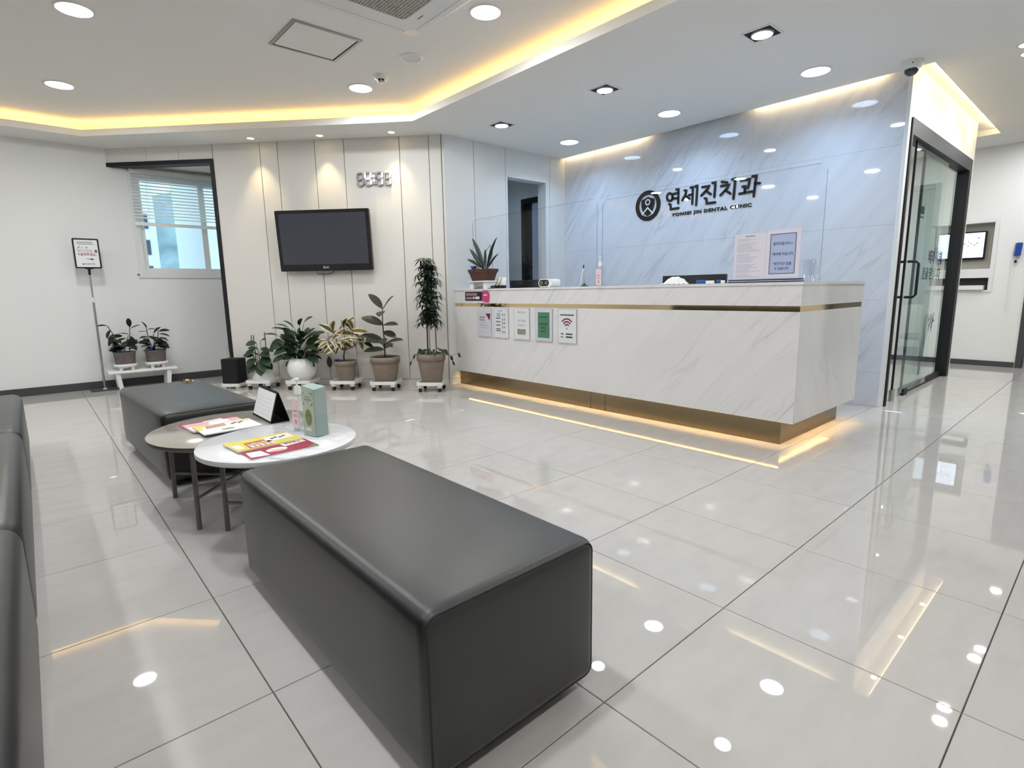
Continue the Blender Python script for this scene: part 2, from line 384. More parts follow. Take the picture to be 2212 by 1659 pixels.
# ------------------------------------------------------------------ the setting
CH, TC, YL, XC, YC, XM, XR = 2.613, 2.76, 7.641, 3.443, 4.916, 5.27, 8.86
TX, TY, TS = 0.35935, 0.16080, 0.6
def in_view(x, y, z=0.0, pad=60):
    v = Vector((x, y, z-CAM_H)); c = (v.dot(_r), v.dot(_d), v.dot(_f))
    if c[2] < 0.15: return False
    px, py = 1106+FPX*c[0]/c[2], 829.5+FPX*c[1]/c[2]
    return -pad < px < 2212+pad and -pad < py < 1659+pad
floor = MB().box(-3.6, 11.6, -3.6, 7.9, -0.12, -0.005).build('floor', 'grout', kind='structure', label='glossy beige porcelain tile floor with thin dark joints')
me = bevbox('floor_tile', -0.2985, 0.2985, -0.2985, 0.2985, -0.012, 0.0, 0.0012, 1, edges=lambda e: all(v.co.z > -0.001 for v in e.verts), smooth=False)
me.materials.append(MT['polished_porcelain'])
near, rest = [], []
for i in range(-6, 19):
    for j in range(-6, 13):
        cx, cyy = TX+TS*(i+0.5), TY+TS*(j+0.5)
        vis = any(in_view(cx+a*0.3, cyy+b*0.3) for a in (-1, 0, 1) for b in (-1, 0, 1))
        (near if vis and not (cx > XR+0.3 and cyy > 0.9) else rest).append((math.hypot(cx, cyy), cx, cyy))
near.sort(); rest += near[290:]; near = near[:290]
for d, cx, cyy in near: link('floor_tile', me, floor, Matrix.Translation((cx, cyy, 0)))
mb = MB()
for d, cx, cyy in rest: mb.box(cx-0.2985, cx+0.2985, cyy-0.2985, cyy+0.2985, -0.012, 0.0)
mb.build('floor_tile_field', 'polished_porcelain', floor, kind='stuff')

# outer walls
def wall(name, material, boxes, **k):
    mb = MB()
    for b in boxes: mb.box(*b)
    return mb.build(name, material, kind='structure', **k)
WX0, WX1, WZ0, WZ1 = 1.085, 2.32, 1.275, 2.385
wall('wall_left', 'paint_white', [(-3.6, WX0, YL, YL+0.18, 0, 2.9), (WX1, 4.1, YL, YL+0.18, 0, 2.9), (WX0, WX1, YL, YL+0.18, 0, WZ0), (WX0, WX1, YL, YL+0.18, WZ1, 2.9)])
box('baseboard_left', 'skirting_dark', -3.6, 4.0, YL-0.012, YL, 0, 0.085, kind='structure')
wall('wall_back', 'paint_white', [(-3.7, -3.6, -3.7, YL+0.18, 0, 2.9)])
wall('wall_front', 'paint_white', [(-3.7, 11.7, -3.7, -3.6, 0, 2.9)])
# diagonal panelled wall with the tall black-framed opening at its left end
A_D = math.atan2(YC-YL, XC-0.87); L_D = math.hypot(XC-0.87, YC-YL)
T_D = Matrix.Translation((0.87, YL, 0)) @ Matrix.Rotation(A_D, 4, 'Z')
wd = MB().box(1.236, L_D, 0.014, 0.12, 0, 2.7).box(0, 1.236, 0.014, 0.12, 2.466, 2.7).build('wall_diagonal', 'joint_dark', None, T_D, kind='structure')
for a, b in ((0, 0.473), (0.477, 0.843), (0.847, 1.228)): box('wall_panel', 'panel_cream', a, b, 0, 0.014, 2.466, CH+0.02, wd)
S = [1.236, 1.762, 1.957, 2.369, 2.685, 3.281, 3.592, L_D]
for a, b in zip(S, S[1:]): box('wall_panel', 'panel_cream', a+0.0035 if a > 1.24 else a, b-0.0035 if b < L_D else b, 0, 0.014, 0.066, CH+0.02, wd)
box('baseboard_diagonal', 'panel_cream', 1.236, L_D, -0.002, 0.012, 0, 0.061, None, T_D, kind='structure')
fr = MB().box(-0.02, 1.236, -0.006, 0.13, 2.424, 2.466).box(1.19, 1.236, -0.006, 0.13, 0, 2.424).build('trim_1', 'black_metal', None, T_D, kind='structure', label='black metal frame around the tall opening beside the window')
# rear wall beside the desk, with the passage doorway
wr = MB().box(XC-0.02, 4.30, YC+0.014, YC+0.136, 0, 2.7).box(4.948, XM+0.08, YC+0.014, YC+0.136, 0, 2.7).box(4.30, 4.948, YC+0.014, YC+0.136, 2.316, 2.7).build('wall_rear', 'joint_dark', kind='structure')
for x0, x1, z0, z1 in ((XC, 3.831, 0.066, CH+0.02), (3.837, 4.282, 0.066, CH+0.02), (4.288, 4.316, 0, CH+0.02), (4.316, 4.932, 2.30, CH+0.02), (4.932, 5.0, 0, CH+0.02), (5.006, XM, 0, CH+0.02)):
    box('wall_panel', 'panel_pale', x0, x1, YC, YC+0.014, z0, z1, wr)
MB().box(4.30, 4.316, YC+0.012, YC+0.137, 0, 2.316).box(4.932, 4.948, YC+0.012, YC+0.137, 0, 2.316).box(4.316, 4.932, YC+0.012, YC+0.137, 2.30, 2.316).build('doorway_lining', 'panel_pale', wr)
box('baseboard_rear', 'panel_pale', XC, 4.3, YC-0.002, YC+0.012, 0, 0.061, kind='structure')
# passage behind the doorway
wall('wall_passage', 'panel_pale', [(XM, XM+0.1, YC+0.136, 5.40, 0, 2.7), (XM, XM+0.1, 5.72, 6.7, 0, 2.7), (XM, XM+0.1, 5.40, 5.72, 2.24, 2.7), (3.9, XM+0.1, 6.6, 6.7, 0, 2.7), (4.0, 4.1, YC+0.136, YL, 0, 2.7)])
dr = thing('door_1', 'black framed side door with a pale blue leaf inside the rear passage', 'door'); dr['kind'] = 'structure'; del dr['category']
MB().box(XM-0.012, XM+0.06, 5.66, 5.72, 0, 2.24).box(XM-0.012, XM+0.06, 5.40, 5.66, 2.17, 2.24).build('door_frame', 'black_metal', dr)
box('door_leaf', 'black_matte', XM+0.02, XM+0.05, 5.535, 5.66, 0, 2.17, dr)
box('door_panel', 'bluish_door', XM+0.02, XM+0.05, 5.40, 5.535, 0, 2.17, dr)
# marble feature wall, laid in large slabs
wm = MB().box(XM+0.012, XM+0.06, 1.402, YC, 0, 2.72).build('wall_marble', 'joint_dark', kind='structure', label='pale grey-veined marble slab wall behind the reception desk')
zs = [0, 0.29, 0.89, 1.49, 2.09, 2.72]; ys = [1.337, 2.536, 3.736, YC]
for z0, z1 in zip(zs, zs[1:]):
    for y0, y1 in zip(ys, ys[1:]): box('marble_slab', 'marble_wall', XM, XM+0.012, y0+0.0006, y1-0.0006, z0+0.0006, z1-0.0006, wm)
# glazed door wall
wall('wall_door', 'paint_white', [(XM+0.001, 5.33, 1.31, 1.336, 0, 2.70), (XM+0.014, 5.33, 1.336, 1.40, 0, 2.70), (5.33, 7.66, 1.31, 1.40, 2.29, 2.70), (7.66, 7.78, 1.31, 1.40, 0, 2.70), (XM+0.06, XM+0.12, 1.40, YC+0.05, 0, 2.7)])
box('trim_2', 'pvc_white', XM-0.006, XM+0.012, 1.3085, 1.336, 0, 2.66, kind='structure')
gd = thing('door_2', 'black framed glass sliding door standing slightly open right of the marble wall', 'door'); gd['kind'] = 'structure'; del gd['category']
MB().box(5.33, 5.368, 1.296, 1.40, 0, 2.29).box(7.55, 7.66, 1.296, 1.40, 0, 2.29).box(5.368, 7.55, 1.296, 1.40, 2.17, 2.29).build('door_frame', 'black_metal', gd)
MB().box(6.06, 7.55, 1.345, 1.385, 0.0, 0.055).box(6.056, 6.072, 1.352, 1.372, 0.055, 2.17).build('fixed_panel_rail', 'black_metal', gd)
box('pane', 'glass_green', 6.072, 7.55, 1.357, 1.367, 0.055, 2.17, gd)
lf = box('sliding_pane', 'glass_green', 5.64, 6.78, 1.326, 1.336, 0.03, 2.17, gd)
box('edge_seal', 'black_metal', 5.63, 5.642, 1.323, 1.339, 0.10, 2.17, lf)
MB().box(5.60, 5.69, 1.320, 1.342, 0.0, 0.10).build('patch_fitting', 'steel', lf)
MB().box(5.98, 6.10, 1.318, 1.345, 0.0, 0.06).build('floor_guide', 'black_metal', lf)
for s in (-1, 1):
    y = 1.331+s*0.006; q = 1.331+s*0.085
    MB().tube([(5.70, y, 0.905), (5.70, q-s*0.02, 0.905), (5.70, q, 0.925), (5.70, q, 1.185), (5.70, q-s*0.02, 1.205), (5.70, y, 1.205)], 0.011, 8).build('pull_handle', 'black_metal', lf)
Tg = frame((6.36, 1.3560, 1.10), (1, 0, 0), (0, 0, 1))
text('vinyl_lettering', '배려 위해', 0.14, 'ink_navy', gd, 0.16, 0.12, bold=0.002, T=Tg)
text('vinyl_lettering', '문을 닫습니다', 0.12, 'ink_green_dark', gd, 0.0, -0.03, bold=0.002, T=Tg)
mb = MB()
for k in range(5):
    x0 = 0.22+0.02*k; pts = [(x0+0.5*(t/8)**1.6*(0.25+0.12*k)+0.012*math.sin(t*2+k), -0.98+0.60*(1-(1-t/8)**1.7)-0.02*k*t/8) for t in range(9)]
    stroke(mb, pts, 0.010, 0.0, 0.0006, 3)
for k in range(14):
    a = k*0.45; stroke(mb, [(0.40+0.016*k, -0.50+0.06*math.sin(k)), (0.44+0.016*k, -0.43+0.05*math.sin(k*1.7))], 0.012, 0.0, 0.0006, 3)
mb.build('vinyl_branch', 'ink_navy', gd, Tg)
MB().box(6.09, 6.20, 1.3552, 1.3562, 1.635, 1.70).box(6.09, 6.20, 1.3552, 1.3562, 1.60, 1.612).build('vinyl_sign', 'ink_black', gd)
# far right wall with the monitor niche and the dark framed opening
NY0, NY1 = 1.215, 1.80
wrt = wall('wall_right', 'paint_white', [(XR, XR+0.12, 0.855, NY0, 0, 2.7), (XR, XR+0.12, NY1, YC+0.1, 0, 2.7), (XR, XR+0.12, NY0, NY1, 0, 0.93), (XR, XR+0.12, NY0, NY1, 1.079, 1.187), (XR, XR+0.12, NY0, NY1, 1.738, 2.7),
     (XR, XR+0.12, -0.32, 0.855, 2.27, 2.7), (XR, XR+0.12, -3.6, -0.32, 0, 2.7)])
MB().box(XR+0.10, XR+0.118, NY0, NY1, 1.187, 1.738).build('niche_back', 'niche_grey', wrt)
MB().box(XR+0.06, XR+0.118, NY0, NY1, 0.93, 1.079).build('slot_back', 'slot_dark', wrt)
MB().box(XR-0.012, XR, 1.175, NY0, 0.905, 1.772).box(XR-0.012, XR, NY0, 1.85, 1.738, 1.772).box(XR-0.012, XR, NY0, 1.85, 1.079, 1.187).box(XR-0.012, XR, NY0, 1.85, 0.905, 0.93).build('niche_surround', 'pvc_white', wrt)
box('keyboard_shelf', 'white_plastic', XR-0.05, XR+0.05, 1.25, NY1, 0.934, 0.988, wrt)
box('baseboard_right', 'skirting_dark', XR-0.012, XR, 0.88, YC, 0, 0.065, kind='structure')
MB().box(XR-0.02, XR+0.14, 0.815, 0.872, 0, 2.27).box(XR-0.02, XR+0.14, -0.32, 0.815, 2.215, 2.27).box(XR-0.02, XR+0.14, -0.34, -0.285, 0, 2.27).build('trim_3', 'skirting_dark', kind='structure', label='dark grey frame of the opening at the right edge')
wall('wall_treatment', 'paint_white', [(11.5, 11.6, -3.6, 1.5, 0, 2.7), (XR+0.12, 11.6, 1.3, 1.4, 0, 2.7)])
wall('wall_office', 'paint_white', [(XM+0.12, XR, YC+0.03, YC+0.10, 0, 2.7)])
# ceilings: lowered border, raised tray behind a lit lip, slots over marble and glass door
mb = MB()
HX0, HX1, HY0 = -2.4, 2.97, -2.4
def slab(*p): mb.prism(list(p), CH, CH+0.062)
slab((-3.6, -3.6), (HX0, -3.6), (HX0, YL), (-3.6, YL)); slab((HX0, -3.6), (HX1, -3.6), (HX1, HY0), (HX0, HY0))
slab((HX0, 7.2), (0.65, 7.2), (0.87, YL), (HX0, YL)); slab((0.65, 7.2), (HX1, 4.73), (XC, YC), (0.87, YL))
slab((HX1, -3.6), (5.21, -3.6), (5.21, YC), (XC, YC), (HX1, 4.73)); slab((5.21, -3.6), (XR, -3.6), (XR, 1.17), (5.21, 1.17))
slab((8.15, 1.17), (XR, 1.17), (XR, 1.45), (8.15, 1.45)); slab((7.78, 1.45), (XR, 1.45), (XR, YC), (7.78, YC)); slab((XM+0.06, 1.40), (7.78, 1.40), (7.78, YC), (XM+0.06, YC))
slab((4.0, YC+0.10), (XM+0.1, YC+0.10), (XM+0.1, 6.7), (4.0, 6.7)); slab((XR, -3.6), (11.6, -3.6), (11.6, 1.4), (XR, 1.4))
mb.build('ceiling', 'paint_ceiling', kind='structure')
mb = MB().prism([(-3.6, -3.6), (5.2, -3.6), (5.2, YC), (XC, YC), (0.87, YL), (-3.6, YL)], TC, TC+0.1)
o = 0.17   # back of the light trough
def vw(p, q):
    d = (Vector(q)-Vector(p)).normalized(); nn = Vector((d.y, -d.x))*0.02
    mb.prism([p, q, (q[0]-nn.x, q[1]-nn.y), (p[0]-nn.x, p[1]-nn.y)], CH+0.062, TC)
TR = [(HX0-o, 7.2+o), (0.65+0.07, 7.2+o), (HX1+o, 4.73+0.07), (HX1+o, HY0-o), (HX0-o, HY0-o)]
for a, b in zip(TR, TR[1:]+TR[:1]): vw(a, b)
mb.build('ceiling', 'paint_ceiling', kind='structure', label='raised ceiling tray above the waiting area')
MB().box(5.15, 8.20, 1.10, 1.46, CH+0.063, CH+0.10).build('trim_4', 'paint_ceiling', kind='structure', label='recessed ceiling strip above the glass door')
MB().box(5.15, 5.40, 1.46, YC, 2.725, 2.76).box(5.17, 5.21, 1.17, YC, CH+0.062, 2.73).build('trim_5', 'paint_ceiling', kind='structure', label='closed ceiling slot above the marble wall')
MB().prism([(0.87, YL), (XC, YC+0.13), (4.0, YC+0.13), (4.0, YL)], 2.47, 2.50).build('ceiling', 'paint_ceiling', kind='structure', label='low ceiling of the window bay behind the diagonal wall')

# window in the left wall, seen through the opening
wn = thing('window_1', 'white framed sliding window behind the venetian blind', 'window'); wn['kind'] = 'structure'; del wn['category']
MB().ring([(WX0-0.045, WZ0-0.045), (WX1+0.045, WZ0-0.045), (WX1+0.045, WZ1+0.045), (WX0-0.045, WZ1+0.045)], [(WX0+0.02, WZ0+0.02), (WX1-0.02, WZ0+0.02), (WX1-0.02, WZ1-0.02), (WX0+0.02, WZ1-0.02)], -0.10, 0.012, frame((0, YL, 0), (1, 0, 0), (0, 0, 1))).build('window_frame', 'pvc_white', wn)
for x0, x1, y in ((WX0+0.02, 1.80, YL+0.03), (1.745, WX1-0.02, YL+0.06)):
    sh = MB().ring([(x0, WZ0+0.02), (x1, WZ0+0.02), (x1, WZ1-0.02), (x0, WZ1-0.02)], [(x0+0.045, WZ0+0.068), (x1-0.062, WZ0+0.068), (x1-0.062, WZ1-0.068), (x0+0.045, WZ1-0.068)], -0.02, 0.02, frame((0, y, 0), (1, 0, 0), (0, 0, 1))).build('sash', 'pvc_white', wn)
    box('pane', 'glass_clear', x0+0.045, x1-0.062, y-0.003, y+0.003, WZ0+0.068, WZ1-0.068, sh)
bl = thing('venetian_blind', 'white venetian blind pulled half way down over the window', 'blind', (0, YL-0.05, 0))
box('headrail', 'blind_slat', 1.055, 2.34, -0.02, 0.022, 2.385, 2.43, bl)
sm = MB().box(1.06, 2.335, -0.013, 0.013, -0.0009, 0.0009).mesh('slat'); sm.materials.append(MT['blind_slat'])
for k in range(14): link('slat', sm, bl, Matrix.Translation((0, 0, 2.362-0.0355*k)) @ Matrix.Rotation(math.radians(38), 4, 'X'))
box('bottom_rail', 'blind_slat', 1.06, 2.335, -0.015, 0.015, 1.815, 1.85, bl)
for x in (1.20, 1.74, 2.2): MB().cyl((x, -0.012, 1.85), (x, -0.012, 2.39), 0.0016, n=5).build('ladder_cord', 'blind_slat', bl)
MB().cyl((1.052, -0.03, 1.27), (1.052, -0.03, 2.385), 0.0015, n=5).build('pull_cord', 'white_plastic', bl)
ch = thing('cord_holder', 'small white cord holder with a red clip at the window corner', 'cord holder', (1.055, YL-0.02, 1.235))
box('holder', 'white_plastic', -0.012, 0.012, 0, 0.02, 0, 0.055, ch); box('clip', 'ink_wine', -0.035, -0.012, 0.0, 0.012, 0.028, 0.04, ch)
# outside
ob = thing('building', 'pale building with dark windows seen at the left of the window view', 'building', (1.2, 30, -12))
MB().box(-4, 3.75, 0, 8, 0, 32).build('facade', 'building_white', ob)
for zz in range(4):
    for xx in (2.0, 3.0): box('window', 'window_dark', xx, xx+0.45, -0.05, 0.02, 12.6+zz*1.15, 13.25+zz*1.15, ob)
ob = thing('building', 'plain white building seen at the right of the window view', 'building', (9.6, 34, -12))
MB().box(-1.6, 6, 0, 8, 0, 34).build('facade', 'building_white', ob); box('parapet', 'building_grey', -1.7, 6.1, -0.1, 8, 34, 34.4, ob)
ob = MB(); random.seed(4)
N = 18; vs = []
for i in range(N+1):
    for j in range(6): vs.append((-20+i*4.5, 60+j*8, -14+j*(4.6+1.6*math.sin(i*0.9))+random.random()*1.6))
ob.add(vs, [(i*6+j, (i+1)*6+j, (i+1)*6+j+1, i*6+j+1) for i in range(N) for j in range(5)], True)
ob.build('hillside', 'hill_haze', label='hazy green hillside far outside the window', cat='hill')

# ------------------------------------------------------------------ ceiling fittings
LV = {'lamp_tray': (L_TRAY, COOL), 'lamp_desk': (L_DESK, BLUE), 'lamp_square': (L_SQUARE, (0.93, 0.97, 1.0))}
def bulb(parent, r, kind, z, mult=1.0):
    lv, c_ = LV[kind]; ld = D.lights.new('lamp_bulb', 'AREA'); ld.shape = 'DISK'; ld.size = 2*r; ld.energy = mult*lv*PI*PI*r*r; ld.color = c_; ld.spread = math.radians(140 if kind == 'lamp_desk' else 178)
    o = D.objects.new('lamp_bulb', ld); COL.objects.link(o); o.parent = parent; o.location = (0, 0, z)
def downlight(loc, r, lampmat, label, group=None, mult=1.0):
    t = thing('downlight', label, 'ceiling light', loc, group=group)
    MB().ring(circ(0, 0, r+0.012, 40), circ(0, 0, r-0.001, 40), -0.006, 0.0).build('rim', 'white_plastic', t)
    MB().prism(circ(0, 0, r, 40), -0.004, 0.0).build('diffuser', lampmat, t)
    bulb(t, r*0.97, lampmat, -0.0065, mult)
    return t
RT = 0.095
tray = [(0.455, 4.523, 'round white downlight in the ceiling tray at the top left corner'), (0.446, 6.125, 'round white downlight in the tray near the left wall cove'),
        (2.406, 4.641, 'round white downlight in the tray beside the smoke detector'), (2.423, 2.943, 'round white downlight right of the air conditioner')]
for x, y, lb in tray: downlight((x, y, TC), RT, 'lamp_tray', lb, 'tray downlights')
for x, y in ((0.45, 2.93), (0.45, 1.3), (2.42, 1.25), (-1.5, 4.5), (-1.5, 6.1), (-1.5, 1.3), (2.42, -0.5), (0.45, -0.5), (-1.5, -0.5)):
    downlight((x, y, TC), RT, 'lamp_tray', 'round white downlight of the tray outside the picture', 'tray downlights out of view', 0.55 if x > 2 else 1.15)
for x, y, lb in ((4.70, 4.315, 'round white downlight over the far end of the desk near the passage'), (4.70, 3.065, 'round white downlight over the middle of the reception desk'), (4.70, 1.80, 'round white downlight over the near end of the desk by the camera dome')):
    downlight((x, y, CH), 0.098, 'lamp_desk', lb, 'downlights behind the desk')
for x, y in ((5.54, 0.69), (5.33, 0.68), (6.75, 0.62), (6.54, 0.64), (8.26, 0.70), (4.2, -0.6), (6.5, -1.4)):
    downlight((x, y, CH), 0.05, 'lamp_tray', 'small corridor downlight outside the picture', 'corridor downlights out of view', 2.5)
downlight((7.6, 2.3, CH), 0.098, 'lamp_tray', 'added round downlight behind the glass door nearer the far wall', None); downlight((6.3, 3.2, CH), 0.098, 'lamp_tray', 'added round downlight deep in the room behind the glass door', None)  # unseen lamps added to brighten the room behind the glass
downlight((2.9, 6.7, 2.47), 0.06, 'lamp_tray', 'small added downlight in the low ceiling of the window bay', None)  # invented lamp, lifts the dim bay around the window
downlight((4.62, 5.75, CH), 0.05, 'lamp_desk', 'small added downlight in the passage behind the desk', None)  # unseen lamp put in so the passage is lit
downlight((10.2, 0.2, CH), 0.098, 'lamp_desk', 'round downlight in the room beyond the right opening', None)
def square_light(loc, label):
    t = thing('square_downlight', label, 'ceiling light', loc, group='square gimbal downlights'); h = 0.085
    sq = lambda a: [(-a, -a), (a, -a), (a, a), (-a, a)]
    MB().ring(sq(h+0.014), sq(h), -0.004, 0.0).build('trim_ring', 'white_plastic', t)
    MB().prism(sq(h), -0.0015, 0.0).build('black_baffle', 'black_matte', t)
    MB().lathe([(0.066, -0.012), (0.07, -0.008), (0.07, 0.0)], n=28).build('gimbal_ring', 'steel', t)
    MB().lathe([(0.0005, -0.020), (0.03, -0.019), (0.062, -0.012)], n=28).build('lens', 'lamp_square', t)
    bulb(t, 0.06, 'lamp_square', -0.023)
for x, y, lb in ((3.71, 4.30, 'square recessed spotlight above the far end of the counter front'), (3.745, 3.05, 'square recessed spotlight above the middle of the counter front'), (3.755, 1.78, 'square recessed spotlight above the near end of the counter front')):
    square_light((x, y, CH), lb)
def spot_lamp(parent, loc, watt, size, target, blend=0.8, col=WARM2):
    ld = D.lights.new('spot_bulb', 'SPOT'); ld.energy = watt; ld.color = col; ld.spot_size = math.radians(size); ld.spot_blend = blend; ld.shadow_soft_size = 0.02
    o = D.objects.new('spot_bulb', ld); COL.objects.link(o); o.parent = parent; o.location = loc
    o.rotation_euler = Vector(target).to_track_quat('-Z', 'Y').to_euler()
def mini_spot(loc, label, group, toward, watt, size=64, r=0.034):
    t = thing('mini_spotlight', label, 'ceiling light', loc, group=group)
    MB().ring(circ(0, 0, r+0.006, 24), circ(0, 0, r-0.0005, 24), -0.005, 0.0).build('rim', 'white_plastic', t)
    MB().prism(circ(0, 0, r, 24), -0.003, 0.0).build('lens', 'lamp_spot', t)
    spot_lamp(t, (0, 0, -0.012), watt, size, toward)
nd = (0.727*0.10, 0.687*0.10, -1)
for x, y, lb in ((1.964, 6.248, 'tiny warm spotlight above the wall left of the television'), (2.474, 5.719, 'tiny warm spotlight above the wall over the television'), (2.988, 5.169, 'tiny warm spotlight above the wall right of the wall clock')):
    mini_spot((x, y, CH), lb, 'wall washing spotlights', nd, 16, 62)
for x, lb in ((5.62, 'tiny warm spotlight nearest the camera dome over the glass door'), (6.53, 'middle one of the three tiny spotlights over the glass door'), (7.42, 'farthest tiny spotlight over the glass door')):
    mini_spot((x, 1.235, CH+0.063), lb, 'spotlights over the glass door', (0, 0.06, -1), 5, 120, 0.028)
def led(name, mat_, pts, w, label, group, z0, z1):
    mb = MB()
    for (x0, y0), (x1, y1) in zip(pts, pts[1:]):
        d = Vector((x1-x0, y1-y0)).normalized(); nn = Vector((-d.y, d.x))*w/2
        mb.prism([(x0+nn.x, y0+nn.y), (x0-nn.x, y0-nn.y), (x1-nn.x, y1-nn.y), (x1+nn.x, y1+nn.y)], z0, z1)
    return mb.build(name, mat_, label=label, cat='light strip', group=group)
zc = CH+0.063; c = 0.10
led('cove_light_strip', 'led_cove', [(-2.3, 7.2+c), (0.66, 7.2+c)], 0.03, 'warm light strip hidden in the cove along the left wall', 'cove strips', zc, zc+0.012)
led('cove_light_strip', 'led_cove', [(0.66+0.03, 7.2+c-0.02), (HX1+c-0.01, 4.73+0.05)], 0.03, 'warm light strip hidden in the cove along the television wall', 'cove strips', zc, zc+0.012)
led('cove_light_strip', 'led_cove', [(HX1+c, 4.70), (HX1+c, -2.3)], 0.03, 'warm light strip hidden in the cove in front of the desk', 'cove strips', zc, zc+0.012)
led('slot_light_strip', 'led_slot', [(5.217, 4.88), (5.217, 3.7)], 0.01, 'warm light strip hidden above the marble wall at its far end', 'marble wall strips', 2.66, 2.69)
led('slot_light_strip', 'led_slot', [(5.217, 2.5), (5.217, 1.5)], 0.01, 'warm light strip hidden above the marble wall at its near end', 'marble wall strips', 2.66, 2.69)
led('slot_light_strip', 'led_recess', [(5.3, 1.178), (8.1, 1.178)], 0.008, 'warm light strip hidden in the recess over the glass door', 'door recess strip', 2.632, 2.66)
# cassette air conditioner
ac = thing('air_conditioner', 'white ceiling cassette air conditioner with a perforated grille', 'air conditioner', (1.775, 3.03, TC))
H = 0.475
mb = MB().ring(rpoly(-H, H, -H, H, 0.03), rpoly(-0.27, 0.27, -0.27, 0.27, 0.04), -0.018, 0.0)
ou, iu = rpoly(-H+0.008, H-0.008, -H+0.008, H-0.008, 0.04), rpoly(-0.385, 0.385, -0.385, 0.385, 0.06)
n = len(ou); mb.add([(x, y, -0.018) for x, y in ou]+[(x, y, -0.034) for x, y in iu], [(k, (k+1) % n, n+(k+1) % n, n+k) for k in range(n)], True)
mb.ring(iu, rpoly(-0.27, 0.27, -0.27, 0.27, 0.04), -0.034, -0.012)
mb.build('panel', 'white_plastic', ac)
MB().prism(rpoly(-0.272, 0.272, -0.272, 0.272, 0.04), -0.016, -0.012).build('filter', 'filter_grey', ac)
mb = MB(); m_ = 26; st = 0.53/m_
for i in range(m_+1): mb.box(-0.265+st*i-0.0045, -0.265+st*i+0.0045, -0.265, 0.265, -0.033, -0.026)
for i in range(m_+1): mb.box(-0.265, 0.265, -0.265+st*i-0.0045, -0.265+st*i+0.0045, -0.0335, -0.0255)
mb.build('grille', 'grille_light', ac, kind='stuff')
for k in range(4):
    R = Matrix.Rotation(k*PI/2, 4, 'Z')
    f = MB().prism(rpoly(-0.345, 0.345, 0.395, 0.435, 0.019), -0.036, -0.020).build('louvre', 'white_plastic', ac, R)
    MB().ring(rpoly(-0.350, 0.350, 0.390, 0.440, 0.024), rpoly(-0.345, 0.345, 0.395, 0.435, 0.019), -0.030, -0.018).build('louvre_gap', 'black_matte', ac, R)
MB().box(0.32, 0.328, 0.14, 0.20, -0.0355, -0.034).build('badge', 'grille_grey', ac)
# access hatch, speaker, smoke detector, camera dome
hx = thing('access_hatch', 'square white ceiling access hatch in a grey metal frame', 'hatch', (1.76, 4.025, TC))
sq = lambda a, b: [(-a, -b), (a, -b), (a, b), (-a, b)]
MB().ring(sq(0.242, 0.231), sq(0.222, 0.211), -0.008, 0.0).build('frame', 'steel', hx)
MB().ring(sq(0.222, 0.211), sq(0.215, 0.204), -0.001, 0.0).build('gap', 'black_matte', hx)
MB().prism(sq(0.214, 0.203), -0.005, 0.0).build('door', 'paint_ceiling', hx)
sp = thing('ceiling_speaker', 'round white ceiling speaker beside the air conditioner', 'speaker', (2.415, 3.829, TC))
MB().lathe([(0.09, 0.0), (0.088, -0.008), (0.066, -0.012), (0.062, -0.006)], n=36, cap=False).build('bezel', 'white_plastic', sp)
MB().lathe([(0.063, -0.0055), (0.03, -0.008), (0.0005, -0.009)], n=36, cap=False).build('grille', 'pvc_white', sp)
sd = thing('smoke_detector', 'small white smoke detector beside a tray downlight', 'smoke detector', (2.413, 4.292, TC))
MB().lathe([(0.055, 0.0), (0.057, -0.014), (0.052, -0.024), (0.03, -0.028)], n=30).build('base', 'white_plastic', sd)
MB().lathe([(0.028, -0.028), (0.028, -0.042)], n=18).build('chamber', 'black_matte', sd)
MB().lathe([(0.030, -0.042), (0.027, -0.050), (0.012, -0.053)], n=24).build('cap', 'steel', sd)
for k in range(6):
    a = k*PI/3; MB().box(0.024, 0.031, -0.003, 0.003, -0.043, -0.027).build('rib', 'white_plastic', sd, Matrix.Rotation(a, 4, 'Z'))
cd = thing('security_camera', 'white dome security camera under the ceiling above the marble wall end', 'camera', (5.06, 1.275, CH))
MB().lathe([(0.072, 0.0), (0.070, -0.02), (0.060, -0.048), (0.050, -0.056)], n=32).build('housing', 'white_plastic', cd)
MB().sphere((0, 0, -0.052), 0.048, 24, 8, -1.0, 0.0).build('dome', 'smoke_lens', cd)
MB().cyl((-0.066, -0.02, -0.028), (-0.072, -0.022, -0.028), 0.004, n=8).build('screw', 'black_matte', cd)

# ------------------------------------------------------------------ reception desk
XK, YK = 3.5206, 1.3363
ZT = 1.040
desk = thing('reception_desk', 'long white marble reception desk with a gold strip and lit gold plinth', 'desk', (XK, YK, 0))
OFF = Matrix.Translation((-XK, -YK, 0))
def dpart(name, m, boxes, parent=desk):
    mb = MB()
    for b in boxes: mb.box(*b, T=OFF)
    return mb.build(name, m, parent)
XE = 4.66
dpart('lower_front', 'marble_desk', [(XK, XK+0.012, YK, YC-0.001, 0.157, 0.858)])
dpart('lower_end', 'marble_desk_end', [(XK+0.012, XE, YK, YK+0.012, 0.157, 0.858)])
dpart('gold_strip', 'gold_mirror', [(XK+0.006, XK+0.05, YK+0.006, YC-0.001, 0.858, 0.893), (XK+0.05, XE-0.006, YK+0.006, YK+0.05, 0.858, 0.893)])
dpart('upper_band', 'marble_desk', [(XK, XK+0.05, YK, YC-0.001, 0.893, 1.022)])
dpart('upper_band_end', 'marble_desk_end', [(XK+0.05, XE, YK, YK+0.05, 0.893, 1.022)])
dpart('ledge_top', 'marble_desk', [(XK-0.006, 3.95, YK-0.006, YC-0.001, 1.022, ZT), (3.95, XE+0.006, YK-0.006, 1.66, 1.022, ZT)])
